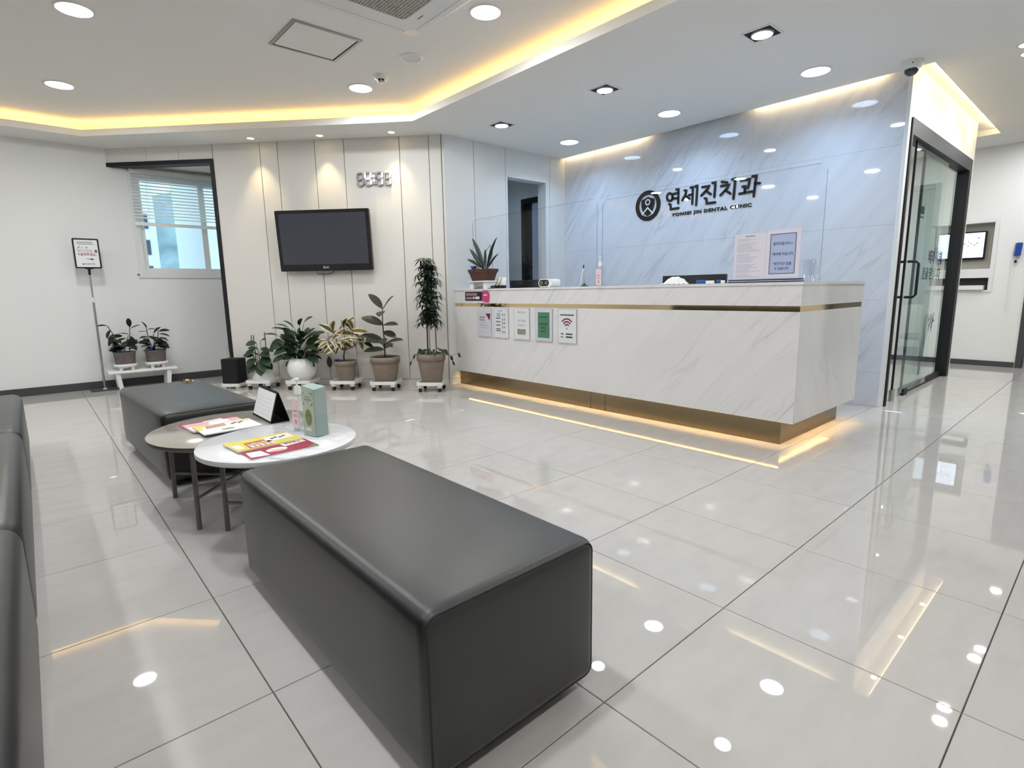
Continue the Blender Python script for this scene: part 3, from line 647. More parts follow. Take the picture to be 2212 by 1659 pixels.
dpart('inner_back', 'white_plastic', [(3.55, 3.60, YK+0.03, YC-0.001, 0.172, 1.022), (XE-0.03, XE, YK+0.05, 1.62, 0.157, 1.022)])
dpart('work_surface', 'white_plastic', [(3.60, 4.36, YK+0.06, YC-0.002, 0.71, 0.74)])
dpart('underside', 'white_plastic', [(XK+0.012, XE-0.01, YK+0.012, YC-0.001, 0.168, 0.180)])
dpart('plinth', 'gold_brushed', [(3.566, 4.575, 1.424, YC-0.001, 0.0, 0.168)])
dpart('plinth_joint', 'black_matte', [(3.565, 3.5665, 3.018, 3.021, 0.0, 0.156), (3.565, 3.5665, 2.86, 2.863, 0.0, 0.156)])
dpart('under_light', 'led_under', [(XK+0.015, XK+0.020, 1.40, 4.80, 0.164, 0.1675), (3.60, 4.58, YK+0.015, YK+0.020, 0.164, 0.1675)])

def front(y, z, x=XK-0.0045): return frame((x, y, z), (0, -1, 0), (0, 0, 1))
def notice(y, label, holder='white_paper', z=0.556, wd=0.212, hg=0.292):
    t = thing('notice_sheet', label, 'notice', T=front(y, z, XK-0.009), group=None)
    MB().ring([(-0.003, -0.003), (wd+0.003, -0.003), (wd+0.003, hg+0.003), (-0.003, hg+0.003)], [(0, 0), (wd, 0), (wd, hg), (0, hg)], -0.0085, 0.0008).build('holder_edge', 'ink_lilac', t)
    MB().box(0, wd, 0, hg, -0.003, 0.0).build('sheet', holder, t)
    MB().box(-0.002, wd+0.002, -0.002, hg+0.002, 0.0012, 0.0022).build('clear_cover', 'glass_clear', t)
    return t
Z1 = dict(z0=0.0002, z1=0.0007)
t = notice(4.50, 'lilac notice sheet with a wine red triangle, first on the desk front', 'lilac_paper')
MB().prism([(0.125, 0.235), (0.205, 0.235), (0.187, 0.165)], 0.0002, 0.0007).build('print', 'ink_wine', t)
lines(MB(), 0.025, 0.125, [0.20, 0.19, 0.172, 0.163], 0.007, **Z1).build('print', 'ink_grey', t); lines(MB(), 0.03, 0.18, [0.142, 0.128, 0.114, 0.108, 0.09], 0.004, jit=0.5, **Z1).build('print', 'ink_lilac', t)
t = notice(4.24, 'white notice sheet with navy bars and small print, second on the desk front')
lines(MB(), 0.06, 0.14, [0.265], 0.006, **Z1).build('print', 'ink_grey', t)
MB().box(0.045, 0.075, 0.205, 0.245, **dict(z0=0.0002, z1=0.0007)).box(0.08, 0.098, 0.205, 0.245, 0.0002, 0.0007).build('print', 'ink_lilac', t)
mb = MB()
for y in (0.192, 0.158, 0.124, 0.086, 0.068): mb.box(0.03, 0.10, y-0.004, y+0.004, 0.0002, 0.0007)
mb.build('print', 'ink_navy', t)
mb = MB()
for y in (0.225, 0.18, 0.145, 0.105, 0.058): mb.box(0.125, 0.14, y-0.012, y+0.012, 0.0002, 0.0007).box(0.155, 0.17, y-0.010, y+0.010, 0.0002, 0.0007)
mb.build('print', 'ink_grey', t)
t = notice(3.941, 'white sheet with faint grey lettering and a small photo, third on the desk front')
for y, s in ((0.245, '연세진치과'), (0.165, '아주 특별한'), (0.125, '초대합니다')): text('lettering', s, 0.026, 'ink_grey', t, 0.106, y, 0.0003, 'CENTER')
MB().box(0.05, 0.165, 0.045, 0.098, 0.0002, 0.0007).build('photo_print', 'ink_photo', t)
t = notice(3.643, 'white sheet with a green panel and dark lettering, fourth on the desk front', 'lilac_paper')
MB().box(0.032, 0.182, 0.03, 0.262, 0.0002, 0.0005).build('print', 'ink_green', t)
mb = MB()
for y, a, b, hh in ((0.218, 0.05, 0.165, 0.012), (0.155, 0.048, 0.168, 0.018), (0.122, 0.068, 0.145, 0.017), (0.09, 0.075, 0.135, 0.016)):
    for k in range(int((b-a)/0.014)): mb.box(a+0.014*k, a+0.014*k+0.010, y-hh/2, y+hh/2, 0.0005, 0.0009)
mb.build('print', 'ink_green_dark', t)
t = notice(3.354, 'white wireless network notice with a wine red signal symbol, fifth on the desk front')
lines(MB(), 0.025, 0.185, [0.243], 0.010, jit=0.0, **Z1).build('print', 'ink_black', t)
mb = MB()
for r in (0.075, 0.05, 0.026):
    stroke(mb, [(0.104+r*math.sin(a), 0.135+r*math.cos(a)) for a in [math.radians(-47+94*k/10) for k in range(11)]], 0.013, 0.0002, 0.0007, 4)
mb.build('signal_symbol', 'ink_wine', t)
MB().prism(circ(0.104, 0.125, 0.007, 12, 0.005), 0.0002, 0.0007).build('signal_dot', 'ink_black', t)
text('lettering', 'WIFI :', 0.017, 'ink_black', t, 0.03, 0.072, 0.0003, bold=0.0006); text('lettering', 'P.W :', 0.017, 'ink_black', t, 0.03, 0.046, 0.0003, bold=0.0006)
lines(MB(), 0.092, 0.172, [0.078, 0.052], 0.012, jit=0.05, **Z1).build('print', 'ink_black', t)
# telecom sticker on the upper band
t = thing('sticker', 'black and pink sticker on the upper left of the desk front', 'sticker', T=front(4.722, 0.917, XK-0.0012))
MB().prism(rpoly(-0.006, 0.31, -0.008, 0.102, 0.008), -0.001, 0.0).build('backing', 'white_paper', t)
MB().box(0, 0.30, 0, 0.094, 0.0, 0.0005).build('black_field', 'ink_black', t)
MB().prism([(0.285, 0.012), (0.30, -0.004), (0.345, -0.014), (0.395, -0.02), (0.412, 0.02), (0.414, 0.065), (0.40, 0.09), (0.37, 0.104), (0.335, 0.114), (0.30, 0.116)], 0.0, 0.0012).build('pink_tab', 'ink_pink', t)
mb = MB()
for y, a, b in ((0.066, 0.02, 0.19), (0.028, 0.02, 0.125)):
    x = a
    while x < b: mb.box(x, x+0.016, y-0.012, y+0.012, 0.0005, 0.0008); x += 0.021
mb.build('print', 'ink_rose', t)
MB().box(0.135, 0.16, 0.018, 0.042, 0.0005, 0.0008).box(0.175, 0.245, 0.018, 0.044, 0.0005, 0.0008).box(0.315, 0.37, 0.054, 0.064, 0.0012, 0.0015).build('print', 'white_paper', t)

# ------------------------------------------------------------------ logo on the marble wall
lg = thing('wall_sign', 'black clinic name sign with a round shield emblem on the marble wall', 'sign', T=frame((XM-0.004, 3.45, 0), (0, -1, 0), (0, 0, 1)))
def letter(strokes, w=0.0225, ring=None):
    mb = MB()
    for s in strokes: stroke(mb, s, w, -0.002, 0.006, 5)
    if ring: stroke(mb, ring, w, -0.002, 0.006, 3)
    return mb.build('letter', 'black_matte', lg)
yo = [(0.09, 1.961), (0.086, 1.942), (0.074, 1.929), (0.057, 1.926), (0.039, 1.934), (0.025, 1.95), (0.02, 1.971), (0.024, 1.99), (0.036, 2.003), (0.054, 2.006), (0.071, 1.998), (0.085, 1.982), (0.09, 1.961)]
letter([[(0.085, 1.991), (0.15, 1.994)], [(0.088, 1.946), (0.156, 1.944)], [(0.13, 2.032), (0.157, 2.031), (0.158, 2.003), (0.158, 1.893)], [(0.05, 1.895), (0.068, 1.888), (0.072, 1.841), (0.165, 1.842)]], ring=yo)
letter([[(0.228, 2.01), (0.249, 2.004), (0.243, 1.972), (0.205, 1.914)], [(0.242, 1.957), (0.288, 1.918)], [(0.281, 1.956), (0.318, 1.958)], [(0.297, 2.028), (0.322, 2.028), (0.323, 1.998), (0.322, 1.864)], [(0.348, 2.031), (0.371, 2.033), (0.372, 2.003), (0.366, 1.848)]])
letter([[(0.426, 2.013), (0.498, 2.013), (0.486, 1.987), (0.42, 1.933)], [(0.468, 1.973), (0.522, 1.933)], [(0.535, 2.036), (0.564, 2.039), (0.566, 2.005), (0.561, 1.9)], [(0.458, 1.902), (0.478, 1.893), (0.483, 1.848), (0.574, 1.848)]])
letter([[(0.634, 2.033), (0.688, 2.02)], [(0.628, 1.993), (0.707, 1.994), (0.696, 1.968), (0.625, 1.908)], [(0.676, 1.949), (0.727, 1.91)], [(0.74, 2.039), (0.766, 2.042), (0.768, 2.004), (0.761, 1.856)]])
letter([[(0.825, 2.015), (0.912, 2.016), (0.908, 1.978), (0.898, 1.938)], [(0.846, 1.957), (0.87, 1.957), (0.87, 1.901)], [(0.819, 1.895), (0.945, 1.9)], [(0.938, 2.036), (0.974, 2.035), (0.971, 2.013), (0.959, 1.854)], [(0.966, 1.967), (1.01, 1.965)]])
o = text('latin_lettering', 'YONSEI JIN DENTAL CLINIC', 0.046, 'black_matte', lg, 0.088, 1.764, 0.002, bold=0.0016, extrude=0.002, track=1.15)
o.matrix_basis = Matrix.Translation((0.088, 1.764, 0.002)) @ Matrix.Diagonal((0.86/max(0.01, o.dimensions.x), 1, 1, 1))
ex, ey = -0.218, 1.912
MB().ring(circ(ex, ey, 0.160, 56), circ(ex, ey, 0.116, 56, 0.113), -0.002, 0.005).build('emblem_ring', 'black_matte', lg)
P = [(-0.084, 0.066), (-0.04, 0.076), (0, 0.094), (0.04, 0.076), (0.084, 0.066), (0.084, 0.0), (0.066, -0.05), (0.036, -0.088), (0, -0.112), (-0.036, -0.088), (-0.066, -0.05), (-0.084, 0.0)]
MB().prism([(ex+x, ey+y) for x, y in P], -0.002, 0.0045).build('emblem_shield', 'black_matte', lg)
MB().ring(circ(ex, ey+0.036, 0.033, 28), circ(ex, ey+0.036, 0.021, 28), 0.0045, 0.0055).build('emblem_dot_ring', 'white_plastic', lg)
stroke(MB(), [(ex-0.068, ey-0.088), (ex, ey-0.022), (ex+0.068, ey-0.088)], 0.014, 0.0045, 0.0055).build('emblem_chevron', 'white_plastic', lg)

# ------------------------------------------------------------------ things on the desk
def screen(y0, y1, z1, label, r=0.05):
    t = thing('acrylic_screen', label, 'screen', T=frame((3.752, y0, ZT), (0, -1, 0), (0, 0, 1)))
    wd = y0-y1; hh = z1-ZT; P = [(0, 0.004), (wd, 0.004)]+[p for p in rpoly(0, wd, 0, hh, r) if p[1] > hh-r-1e-6]
    MB().prism(P, -0.002, 0.002).build('sheet', 'acrylic', t)
    k = 0.0022; Q = [(0, 0.004), (wd, 0.004)]+[p for p in rpoly(0, wd, 0, hh, r) if p[1] > hh-r-1e-6]
    I = [(min(max(x, k), wd-k), min(y, hh-k)) for x, y in Q]
    MB().ring(Q, I, -0.0026, 0.0026).build('polished_edge', 'acrylic_edge', t)
    for x in (0.12, wd-0.16): MB().box(x, x+0.05, 0, 0.012, -0.025, 0.025).build('foot', 'acrylic', t)
screen(4.86, 3.12, 1.775, 'clear acrylic sneeze screen standing on the left half of the desk')
screen(3.065, 1.325, 1.752, 'clear acrylic sneeze screen with rounded corners on the right half of the desk')
# aloe planter on its little stand
st = thing('plant_stand', 'low white plant stand under the aloe planter on the desk', 'stand', (3.66, 4.585, ZT))
box('top_plate', 'white_plastic', -0.085, 0.085, -0.165, 0.165, 0.068, 0.082, st, bev=0.004)
for a in (-1, 1):
    box('leg_panel', 'white_plastic', -0.07, 0.07, a*0.115-0.03, a*0.115+0.03, 0.0, 0.068, st); box('foot', 'black_matte', -0.06, 0.06, a*0.115-0.035, a*0.115+0.035, 0.0, 0.006, st)
box('crossbar', 'white_plastic', -0.02, 0.02, -0.09, 0.09, 0.03, 0.068, st)
pl = thing('aloe_plant', 'spiky dark aloe in a brown planter at the left end of the desk', 'plant', (3.66, 4.585, ZT+0.0825))
def taper(x0, y0, x1, y1, z0, z1): return ([(-x0, -y0, z0), (x0, -y0, z0), (x0, y0, z0), (-x0, y0, z0), (-x1, -y1, z1), (x1, -y1, z1), (x1, y1, z1), (-x1, y1, z1)], [(0, 3, 2, 1), (4, 5, 6, 7), (0, 1, 5, 4), (1, 2, 6, 5), (2, 3, 7, 6), (3, 0, 4, 7)])
MB().add(*taper(0.052, 0.122, 0.070, 0.148, 0, 0.085)).add(*taper(0.074, 0.154, 0.080, 0.164, 0.085, 0.118)).build('pot', 'clay_brown', pl)
MB().box(-0.07, 0.07, -0.15, 0.15, 0.116, 0.121).build('soil', 'soil', pl)
al = leaf_mesh('leaf', 'leaf_aloe', 0.13, 0.03, 0.9, 6)
for (y, z, dx) in ((4.755, 1.584, 0.0), (4.77, 1.47, -0.03), (4.835, 1.365, -0.02), (4.375, 1.565, 0.02), (4.30, 1.395, -0.02), (4.60, 1.46, 0.05), (4.50, 1.43, 0.07)):
    b = Vector((0, -0.05+(y-4.55)*0.12, 0.118)); tip = Vector((dx, y-4.585, z-ZT-0.0825)); leaf(pl, al, b, tip-b, (tip-b).length, random.uniform(-0.5, 0.5))
MB().tube([(0.02, -0.02, 0.118), (0.02, -0.03, 0.30), (0.02, -0.10, 0.36), (0.02, -0.13, 0.30), (0.02, -0.135, 0.122)], 0.0022, 5).build('support_wire', 'stem_green', pl)
MB().add(*taper(0.012, 0.02, 0.02, 0.034, 0, 0.035), ).add([(0, 0.034, 0.02), (0, 0.075, 0.034), (0, 0.034, 0.035)], [(0, 1, 2)]).build('feeder', 'blue_plastic', pl, Matrix.Translation((-0.03, 0.115, 0.121)))
MB().sphere((-0.03, 0.05, 0.124), 0.022, 10, 6).build('pebble', 'clay_taupe', pl)
# card holder
t = thing('card_holder', 'black name card holder with gold clips beside the aloe planter', 'card holder', (3.61, 4.28, ZT))
box('base', 'black_gloss', -0.03, 0.03, -0.09, 0.09, 0, 0.03, t, bev=0.004)
for k in (-0.03, 0.02): MB().tube([(0.0, k+0.03, 0.03), (0.0, k+0.0, 0.06), (0.0, k-0.02, 0.10)], 0.006, 6).build('gold_clip', 'brass', t)
box('card', 'white_paper', -0.001, 0.001, -0.085, 0.03, 0.035, 0.115, t, Matrix.Rotation(0.35, 4, 'Y'))
# face recognition camera
t = thing('desk_camera', 'white capsule shaped twin lens camera lying on the desk', 'camera', T=frame((3.60, 3.69, ZT+0.004), (0, -1, 0), (0, 0, 1)))
MB().prism(rpoly(0, 0.175, 0, 0.072, 0.035, 8), -0.11, 0.0).build('shell', 'white_gloss', t)
MB().prism(rpoly(0.012, 0.135, 0.008, 0.064, 0.027, 8), 0.0, 0.003).build('face', 'black_gloss', t)
for x in (0.045, 0.105): MB().ring(circ(x, 0.036, 0.016, 20), circ(x, 0.036, 0.009, 20), 0.003, 0.005).build('lens', 'steel', t)
# monitors behind the ledge
def monitor(y0, y1, top, label):
    t = thing('monitor', label, 'monitor', (4.12, (y0+y1)/2, 0.74)); h = (y0-y1)/2; z = top-0.74
    box('housing', 'black_matte', -0.02, 0.02, -h, h, z-0.33, z, t, bev=0.004); box('screen', 'black_gloss', 0.02, 0.021, -h+0.015, h-0.015, z-0.31, z-0.015, t)
    box('stem', 'black_matte', -0.03, 0.0, -0.03, 0.03, 0.012, z-0.2, t); box('foot', 'black_matte', -0.09, 0.09, -0.12, 0.12, 0, 0.012, t, bev=0.004)
monitor(4.66, 4.10, 1.127, 'black monitor top showing behind the desk beside the white camera')
monitor(2.69, 2.13, 1.117, 'black monitor top showing behind the face mask on the desk')
t = thing('display_stand', 'small clear acrylic sign stand next to the pen stand on the desk', 'stand', T=frame((3.69, 3.49, ZT), (0, -1, 0), (0, 0, 1)))
MB().prism(rpoly(0, 0.28, 0.003, 0.168, 0.015), -0.0015, 0.0015).build('panel', 'acrylic', t); box('foot', 'acrylic', 0.02, 0.26, 0, 0.004, -0.03, 0.03, t)
t = thing('pen_stand', 'white pen with black tip in a green stand on the desk', 'pen', (3.64, 3.165, ZT))
MB().lathe([(0.034, 0), (0.03, 0.008), (0.012, 0.012), (0.010, 0.028)], n=16).build('stand', 'ink_green_dark', t)
MB().cyl((0, 0.045, 0.004), (0, 0.012, 0.155), 0.007, n=10).build('pen_body', 'white_gloss', t); MB().cyl((0, 0.012, 0.155), (0, 0.006, 0.185), 0.006, 0.004, 10).build('pen_tip', 'black_gloss', t)
MB().cyl((0, 0.0, 0.02), (0, 0.01, 0.13), 0.002, n=6).build('chain_rod', 'steel', t)
def bottle(name, label, loc, rz, wx, wy, body, cap, top, n=20):
    t = thing(name, label, 'bottle', loc, rz)
    rp = lambda k: rpoly(-wx*k, wx*k, -wy*k, wy*k, min(wx, wy)*k*0.5, 4)
    prof = [(0.0, 0.96), (0.004, 1.0), (body*0.9, 1.0), (body*0.97, 0.8), (body, 0.45)]
    vs = []; q = len(rp(1))
    for z, k in prof: vs += [(x, y, z) for x, y in rp(k)]
    fs = [(j*q+i, j*q+(i+1) % q, (j+1)*q+(i+1) % q, (j+1)*q+i) for j in range(len(prof)-1) for i in range(q)]
    MB().add(vs, fs, True).add(vs[:q], [tuple(range(q-1, -1, -1))]).build('body', 'bottle_clear', t)
    MB().lathe([(0.0165, body), (0.0165, body+(cap-body)*0.5), (0.013, cap)], n=18).build('collar', 'white_plastic', t)
    MB().lathe([(0.004, cap), (0.004, top-0.01)], n=10).build('pump_stem', 'white_plastic', t)
    h = MB().lathe([(0.006, top-0.014), (0.010, top-0.010), (0.010, top-0.003), (0.006, top)], n=14); h.tube([(0, 0, top-0.006), (-0.03, 0, top-0.008)], [0.005, 0.003], 8); h.build('pump_head', 'white_plastic', t)
    MB().cyl((0, 0, 0.01), (0, 0, body), 0.002, n=6).build('dip_tube', 'white_plastic', t)
    MB().box(-wx-0.0008, -wx+0.0002, -wy*0.62, wy*0.62, body*0.06, body*0.86).build('label_sheet', 'label_pink', t)
    lb = lines(MB(), -wy*0.45, wy*0.45, [body*0.42, body*0.38], 0.003, 0.0, 0.0004).box(-wy*0.4, wy*0.4, body*0.52, body*0.56, 0, 0.0004)
    lb.build('label_print', 'ink_grey', t, frame((-wx-0.0009, 0, 0), (0, -1, 0), (0, 0, 1)))
    MB().prism(circ(0, body*0.22, 0.012, 16, 0.009), 0, 0.0004).build('label_print', 'ink_rose', t, frame((-wx-0.0009, 0, 0), (0, -1, 0), (0, 0, 1)))
    return t
bottle('sanitizer_bottle', 'clear hand sanitizer pump bottle with pink label on the desk', (3.65, 3.0, ZT), 0.15, 0.024, 0.042, 0.165, 0.205, 0.24)
t = thing('face_mask', 'crumpled white face mask lying on the desk', 'mask', (3.62, 2.265, ZT))
vs = []
for i in range(9):
    for j in range(6):
        u, v = i/8*2-1, j/5; vs.append((-0.05+0.10*v+0.006*math.sin(i*2.1), -u*0.085, 0.003+0.055*(1-u*u)**0.6*math.sin(PI*v)**0.7+0.004*math.sin(i*3+j*2)))
MB().add(vs, [(i*6+j, (i+1)*6+j, (i+1)*6+j+1, i*6+j+1) for i in range(8) for j in range(5)], True).build('fabric', 'mask_white', t)
for a in (-1, 1): MB().tube([(-0.03, a*0.08, 0.01), (-0.05, a*0.10, 0.004), (-0.02, a*0.112, 0.003), (0.02, a*0.085, 0.008)], 0.0016, 5).build('ear_loop', 'mask_white', t)
for y, ln, lb in ((2.02, 0.13, 'blue correction roller with a clear cap beside the face mask'), (1.905, 0.055, 'short blue and white stamp beside the notice stand')):
    t = thing('stationery_piece', lb, 'stationery', (3.61, y, ZT))
    box('body', 'blue_gloss', -0.012, 0.012, -ln*0.05, ln*0.5, 0, 0.026, t, bev=0.004); box('clear_cap', 'white_gloss', -0.010, 0.010, -ln*0.5, -ln*0.05, 0, 0.021, t, bev=0.004)
# notice stand with two sheets
t = thing('notice_stand', 'acrylic stand holding two paper notices near the right end of the desk', 'notice stand', T=frame((3.62, 1.835, ZT), (0, -1, 0), (0, 0, 1)))
box('base_bar', 'black_gloss', -0.015, 0.455, 0.0, 0.008, -0.035, 0.02, t); box('upper_bar', 'ink_navy', -0.015, 0.455, 0.013, 0.022, -0.02, 0.012, t)
MB().box(0.0, 0.44, 0.022, 0.325, -0.0015, 0.0015).build('clear_panel', 'acrylic', t)
s1 = MB().box(0.012, 0.222, 0.022, 0.318, 0.002, 0.0026).build('notice_left', 'lilac_paper', t)
mb = lines(MB(), 0.03, 0.20, [0.285-0.0075*k for k in range(34) if k % 9 != 3], 0.0032, 0.0026, 0.003, 0.5); mb.build('print', 'ink_lilac', s1)
MB().box(0.085, 0.15, 0.297, 0.304, 0.0026, 0.003).build('print', 'ink_grey', s1)
s2 = MB().box(0.224, 0.434, 0.022, 0.325, 0.002, 0.0026).build('notice_right', 'lilac_paper', t)
MB().box(0.252, 0.405, 0.055, 0.298, 0.0026, 0.0028).build('blue_field', 'notice_blue', s2)
MB().ring([(0.249, 0.052), (0.408, 0.052), (0.408, 0.301), (0.249, 0.301)], [(0.253, 0.056), (0.404, 0.056), (0.404, 0.297), (0.253, 0.297)], 0.0028, 0.0032).build('border_print', 'ink_navy', s2)
for y, s in ((0.232, '알려드립니다~~'), (0.168, '*예약제 아닙니다.'), (0.108, '*대기시간 있을'), (0.078, '수 있습니다.')):
    text('lettering', s, 0.0215, 'ink_navy', s2, 0.329, y, 0.0029, 'CENTER', bold=0.0004, sx=0.86)
def cup(loc, label):
    t = thing('plastic_cup', label, 'cup', loc, group=None)
    MB().lathe([(0.026, 0.0), (0.026, 0.002), (0.037, 0.135), (0.039, 0.138), (0.0365, 0.136), (0.0255, 0.004), (0.0005, 0.004)], n=24, cap=False).build('wall', 'bottle_clear', t)
    MB().lathe([(0.0005, 0.0), (0.027, 0.0), (0.027, 0.005), (0.0005, 0.005)], n=24, cap=False).build('bottom', 'bottle_clear', t)
cup((3.698, 1.374, ZT), 'clear plastic cup directly beside the notice stand'); cup((3.80, 1.385, ZT), 'clear plastic cup behind the other one at the desk end')

# ------------------------------------------------------------------ seating
def ottoman(loc, rz, lx, ly, z0, z1, label, group=None, r=0.032):
    t = thing('ottoman_bench', label, 'ottoman', loc, rz, group)
    me = bevbox('upholstery', -lx/2, lx/2, -ly/2, ly/2, z0, z1, r, 4)
    bm = bmesh.new(); bm.from_mesh(me)
    bmesh.ops.subdivide_edges(bm, edges=[e for e in bm.edges if e.calc_length() > 0.2], cuts=6, use_grid_fill=True)
    for v in bm.verts:
        if v.co.z > z1-0.004: v.co.z += 0.006*max(0, math.cos(v.co.x/lx*PI))*max(0, math.cos(v.co.y/ly*PI))
    bm.to_mesh(me); bm.free()
    for p in me.polygons: p.use_smooth = True
    me.materials.append(MT['leather']); link('upholstery', me, t)
    for s in (-1, 1):
        P = [(x, s*(ly/2-0.009), z) for x, z in rpoly(-lx/2+0.0098, lx/2-0.0098, z0+0.0098, z1-0.0098, r*0.7, 4)]
        MB().tube(P+[P[0]], 0.0026, 6).build('piping', 'leather_seam', t)
    for sx in (-1, 1):
        for sy in (-1, 1): MB().lathe([(0.022, 0), (0.025, z0+0.004)], (sx*(lx/2-0.06), sy*(ly/2-0.07), 0), 14).build('foot', 'rubber_black', t)
    return t
ottoman((0.735, 1.41, 0), 0.0, 0.50, 1.20, 0.035, 0.412, 'large black leather ottoman bench in the foreground', 'leather ottomans')
a3 = math.radians(2.6); ox, oy = 0.462, 3.285
ottoman((ox+0.25*math.cos(a3)-0.6*math.sin(a3), oy+0.25*math.sin(a3)+0.6*math.cos(a3), 0), a3, 0.50, 1.20, 0.035, 0.412, 'black leather ottoman bench behind the coffee tables with a toy candy on it', 'leather ottomans')
def sofa(y0, y1, label):
    t = thing('leather_sofa', label, 'sofa', (-0.085, y0, 0), group='sofa units along the left'); L = y1-y0
    me = bevbox('seat', -0.62, 0.0, 0.004, L-0.004, 0.02, 0.388, 0.05, 5); me.materials.append(MT['leather']); link('seat', me, t)
    me = bevbox('backrest', -0.86, -0.60, 0.004, L-0.004, 0.02, 0.78, 0.06, 5); me.materials.append(MT['leather']); link('backrest', me, t)
    for x in (-0.78, -0.08):
        for y in (0.1, L-0.1): MB().lathe([(0.02, 0), (0.022, 0.03)], (x, y, 0), 12).build('foot', 'rubber_black', t)
    MB().box(-0.55, -0.004, -0.002, 0.004, 0.03, 0.34).build('joint', 'leather_seam', t)
sofa(3.53, 4.93, 'farthest black leather sofa unit at the left edge'); sofa(2.05, 3.53, 'middle black leather sofa unit at the left edge'); sofa(0.55, 2.05, 'nearest black leather sofa unit at the left edge')

# ------------------------------------------------------------------ coffee tables
def table(c, r, ztop, th, leg, topmat, edgemat, label):
    t = thing('coffee_table', label, 'table', (*c, 0))
    MB().lathe([(r-0.003, ztop-th), (r, ztop-th+0.003), (r, ztop-0.002)], n=72).build('edge_band', edgemat, t)
    MB().lathe([(r, ztop-0.002), (r-0.002, ztop), (0.001, ztop)], n=72, cap=False).build('top', topmat, t)
    for sx in (-1, 1):
        for sy in (-1, 1): MB().cyl((sx*leg, sy*leg, 0), (sx*leg*0.98, sy*leg*0.98, ztop-th), 0.0105, n=12).build('leg', 'table_leg_metal', t)
    for s in (-1, 1): MB().box(-leg*1.41, leg*1.41, -0.006, 0.006, 0.128+s*0.0055, 0.138+s*0.0055).build('stretcher', 'table_leg_metal', t, Matrix.Rotation(s*PI/4, 4, 'Z'))
    return t
ZW, ZB = 0.410, 0.375
table((0.735, 2.325), 0.312, ZW, 0.022, 0.188, 'marble_table', 'white_plastic', 'round white marble topped coffee table')
table((0.717, 2.875), 0.383, ZB, 0.022, 0.258, 'taupe_top', 'table_leg_metal', 'round taupe coffee table under the calendar')
def magazine(loc, rz, lx, ly, cover, kind, label, group):
    t = thing('magazine', label, 'magazine', loc, rz, group); hx, hy = lx/2, ly/2
    MB().box(-hx+0.001, hx-0.001, -hy+0.001, hy-0.001, 0, 0.0050).build('pages', 'white_paper', t)
    MB().box(-hx, hx, -hy, hy, 0.0050, 0.0056).build('cover', cover, t)
    def shape(pl, m, z=0.0056): MB().prism([(x*hx, y*hy) for x, y in pl], z, z+0.0003).build('cover_print', m, t)
    def blob(x, y, rx, ry, m, z=0.0059): MB().prism(circ(x*hx, y*hy, ry, 14, rx), z, z+0.0003).build('cover_print', m, t)
    if kind == 'yellow':
        shape([(-0.62, -0.85), (0.12, -0.85), (0.2, 0.3), (-0.55, 0.3)], 'cover_brick')
        for k in range(5): blob(-0.48+0.15*k, -0.25+0.1*(k % 2), 0.010, 0.018, 'cover_skin'); blob(-0.48+0.15*k, -0.6, 0.008, 0.014, 'cover_white')
        shape([(0.05, -0.3), (0.9, -0.25), (0.95, 0.7), (0.1, 0.55)], 'cover_white', 0.0059); shape([(-0.92, -0.6), (-0.70, -0.6), (-0.72, 0.2), (-0.94, 0.2)], 'cover_white')
        for k in range(4): blob(0.30+0.13*k, 0.15+0.12*(k % 2), 0.008, 0.010, 'ink_navy', 0.0062)
    elif kind == 'red':
        shape([(-0.95, -0.75), (-0.45, -0.9), (-0.5, 0.0), (-0.9, 0.1)], 'cover_white'); blob(-0.1, -0.3, 0.040, 0.030, 'cover_white'); blob(-0.12, -0.45, 0.026, 0.018, 'cover_skin', 0.0062)
        shape([(-0.6, 0.2), (-0.5, 0.2), (-0.25, 0.8), (-0.35, 0.8)], 'cover_brick', 0.0062); shape([(0.2, -0.1), (0.92, 0.1), (0.88, 0.7), (0.15, 0.5)], 'cover_white', 0.0062)
        for k in range(4): blob(0.34+0.13*k, 0.3, 0.008, 0.010, ('ink_green', 'cover_brick', 'ink_green', 'ink_rose')[k], 0.0065)
        shape([(0.6, -1), (1, -1), (1, -0.5)], 'cover_olive')
    elif kind == 'white':
        shape([(-1, 0.15), (-0.35, 1), (-1, 1)], 'cover_yellow'); shape([(0.1, 0.9), (0.95, 0.9), (0.95, 0.55)], 'cover_yellow'); shape([(-0.7, 0.1), (0.0, 0.2), (0.05, 0.75), (-0.6, 0.7)], 'cover_brick', 0.0059)
        for k in range(5): blob(-0.55+0.13*k, 0.42, 0.009, 0.016, 'cover_skin', 0.0062)
        for k in range(4): blob(0.25+0.12*k, 0.35+0.14*(k % 2), 0.008, 0.010, 'ink_navy', 0.0062)
        blob(-0.1, -0.55, 0.03, 0.012, 'cover_olive'); shape([(-1, -0.1), (-0.85, -0.1), (-0.8, 0.15), (-1, 0.2)], 'cover_yellow', 0.0062)
    elif kind == 'pink':
        shape([(-0.95, -0.8), (-0.55, -0.9), (-0.6, 0.1), (-0.95, 0.2)], 'cover_white'); shape([(-0.2, 0.1), (0.6, 0.2), (0.6, 0.9), (-0.1, 0.8)], 'cover_white'); blob(0.0, -0.1, 0.02, 0.012, 'ink_grey', 0.0062)
    return t
magazine((0.684, 2.190, ZW), math.radians(3), 0.262, 0.182, 'cover_red', 'red', 'wine red magazine lying on the white marble table', 'magazines')
magazine((0.668, 2.305, ZW+0.0060), math.radians(5), 0.262, 0.165, 'cover_yellow', 'yellow', 'yellow magazine overlapping the red one on the marble table', 'magazines')
magazine((0.634, 3.010, ZB), math.radians(9), 0.262, 0.186, 'cover_red', 'pink', 'red magazine at the bottom of the pile on the taupe table', 'magazines')
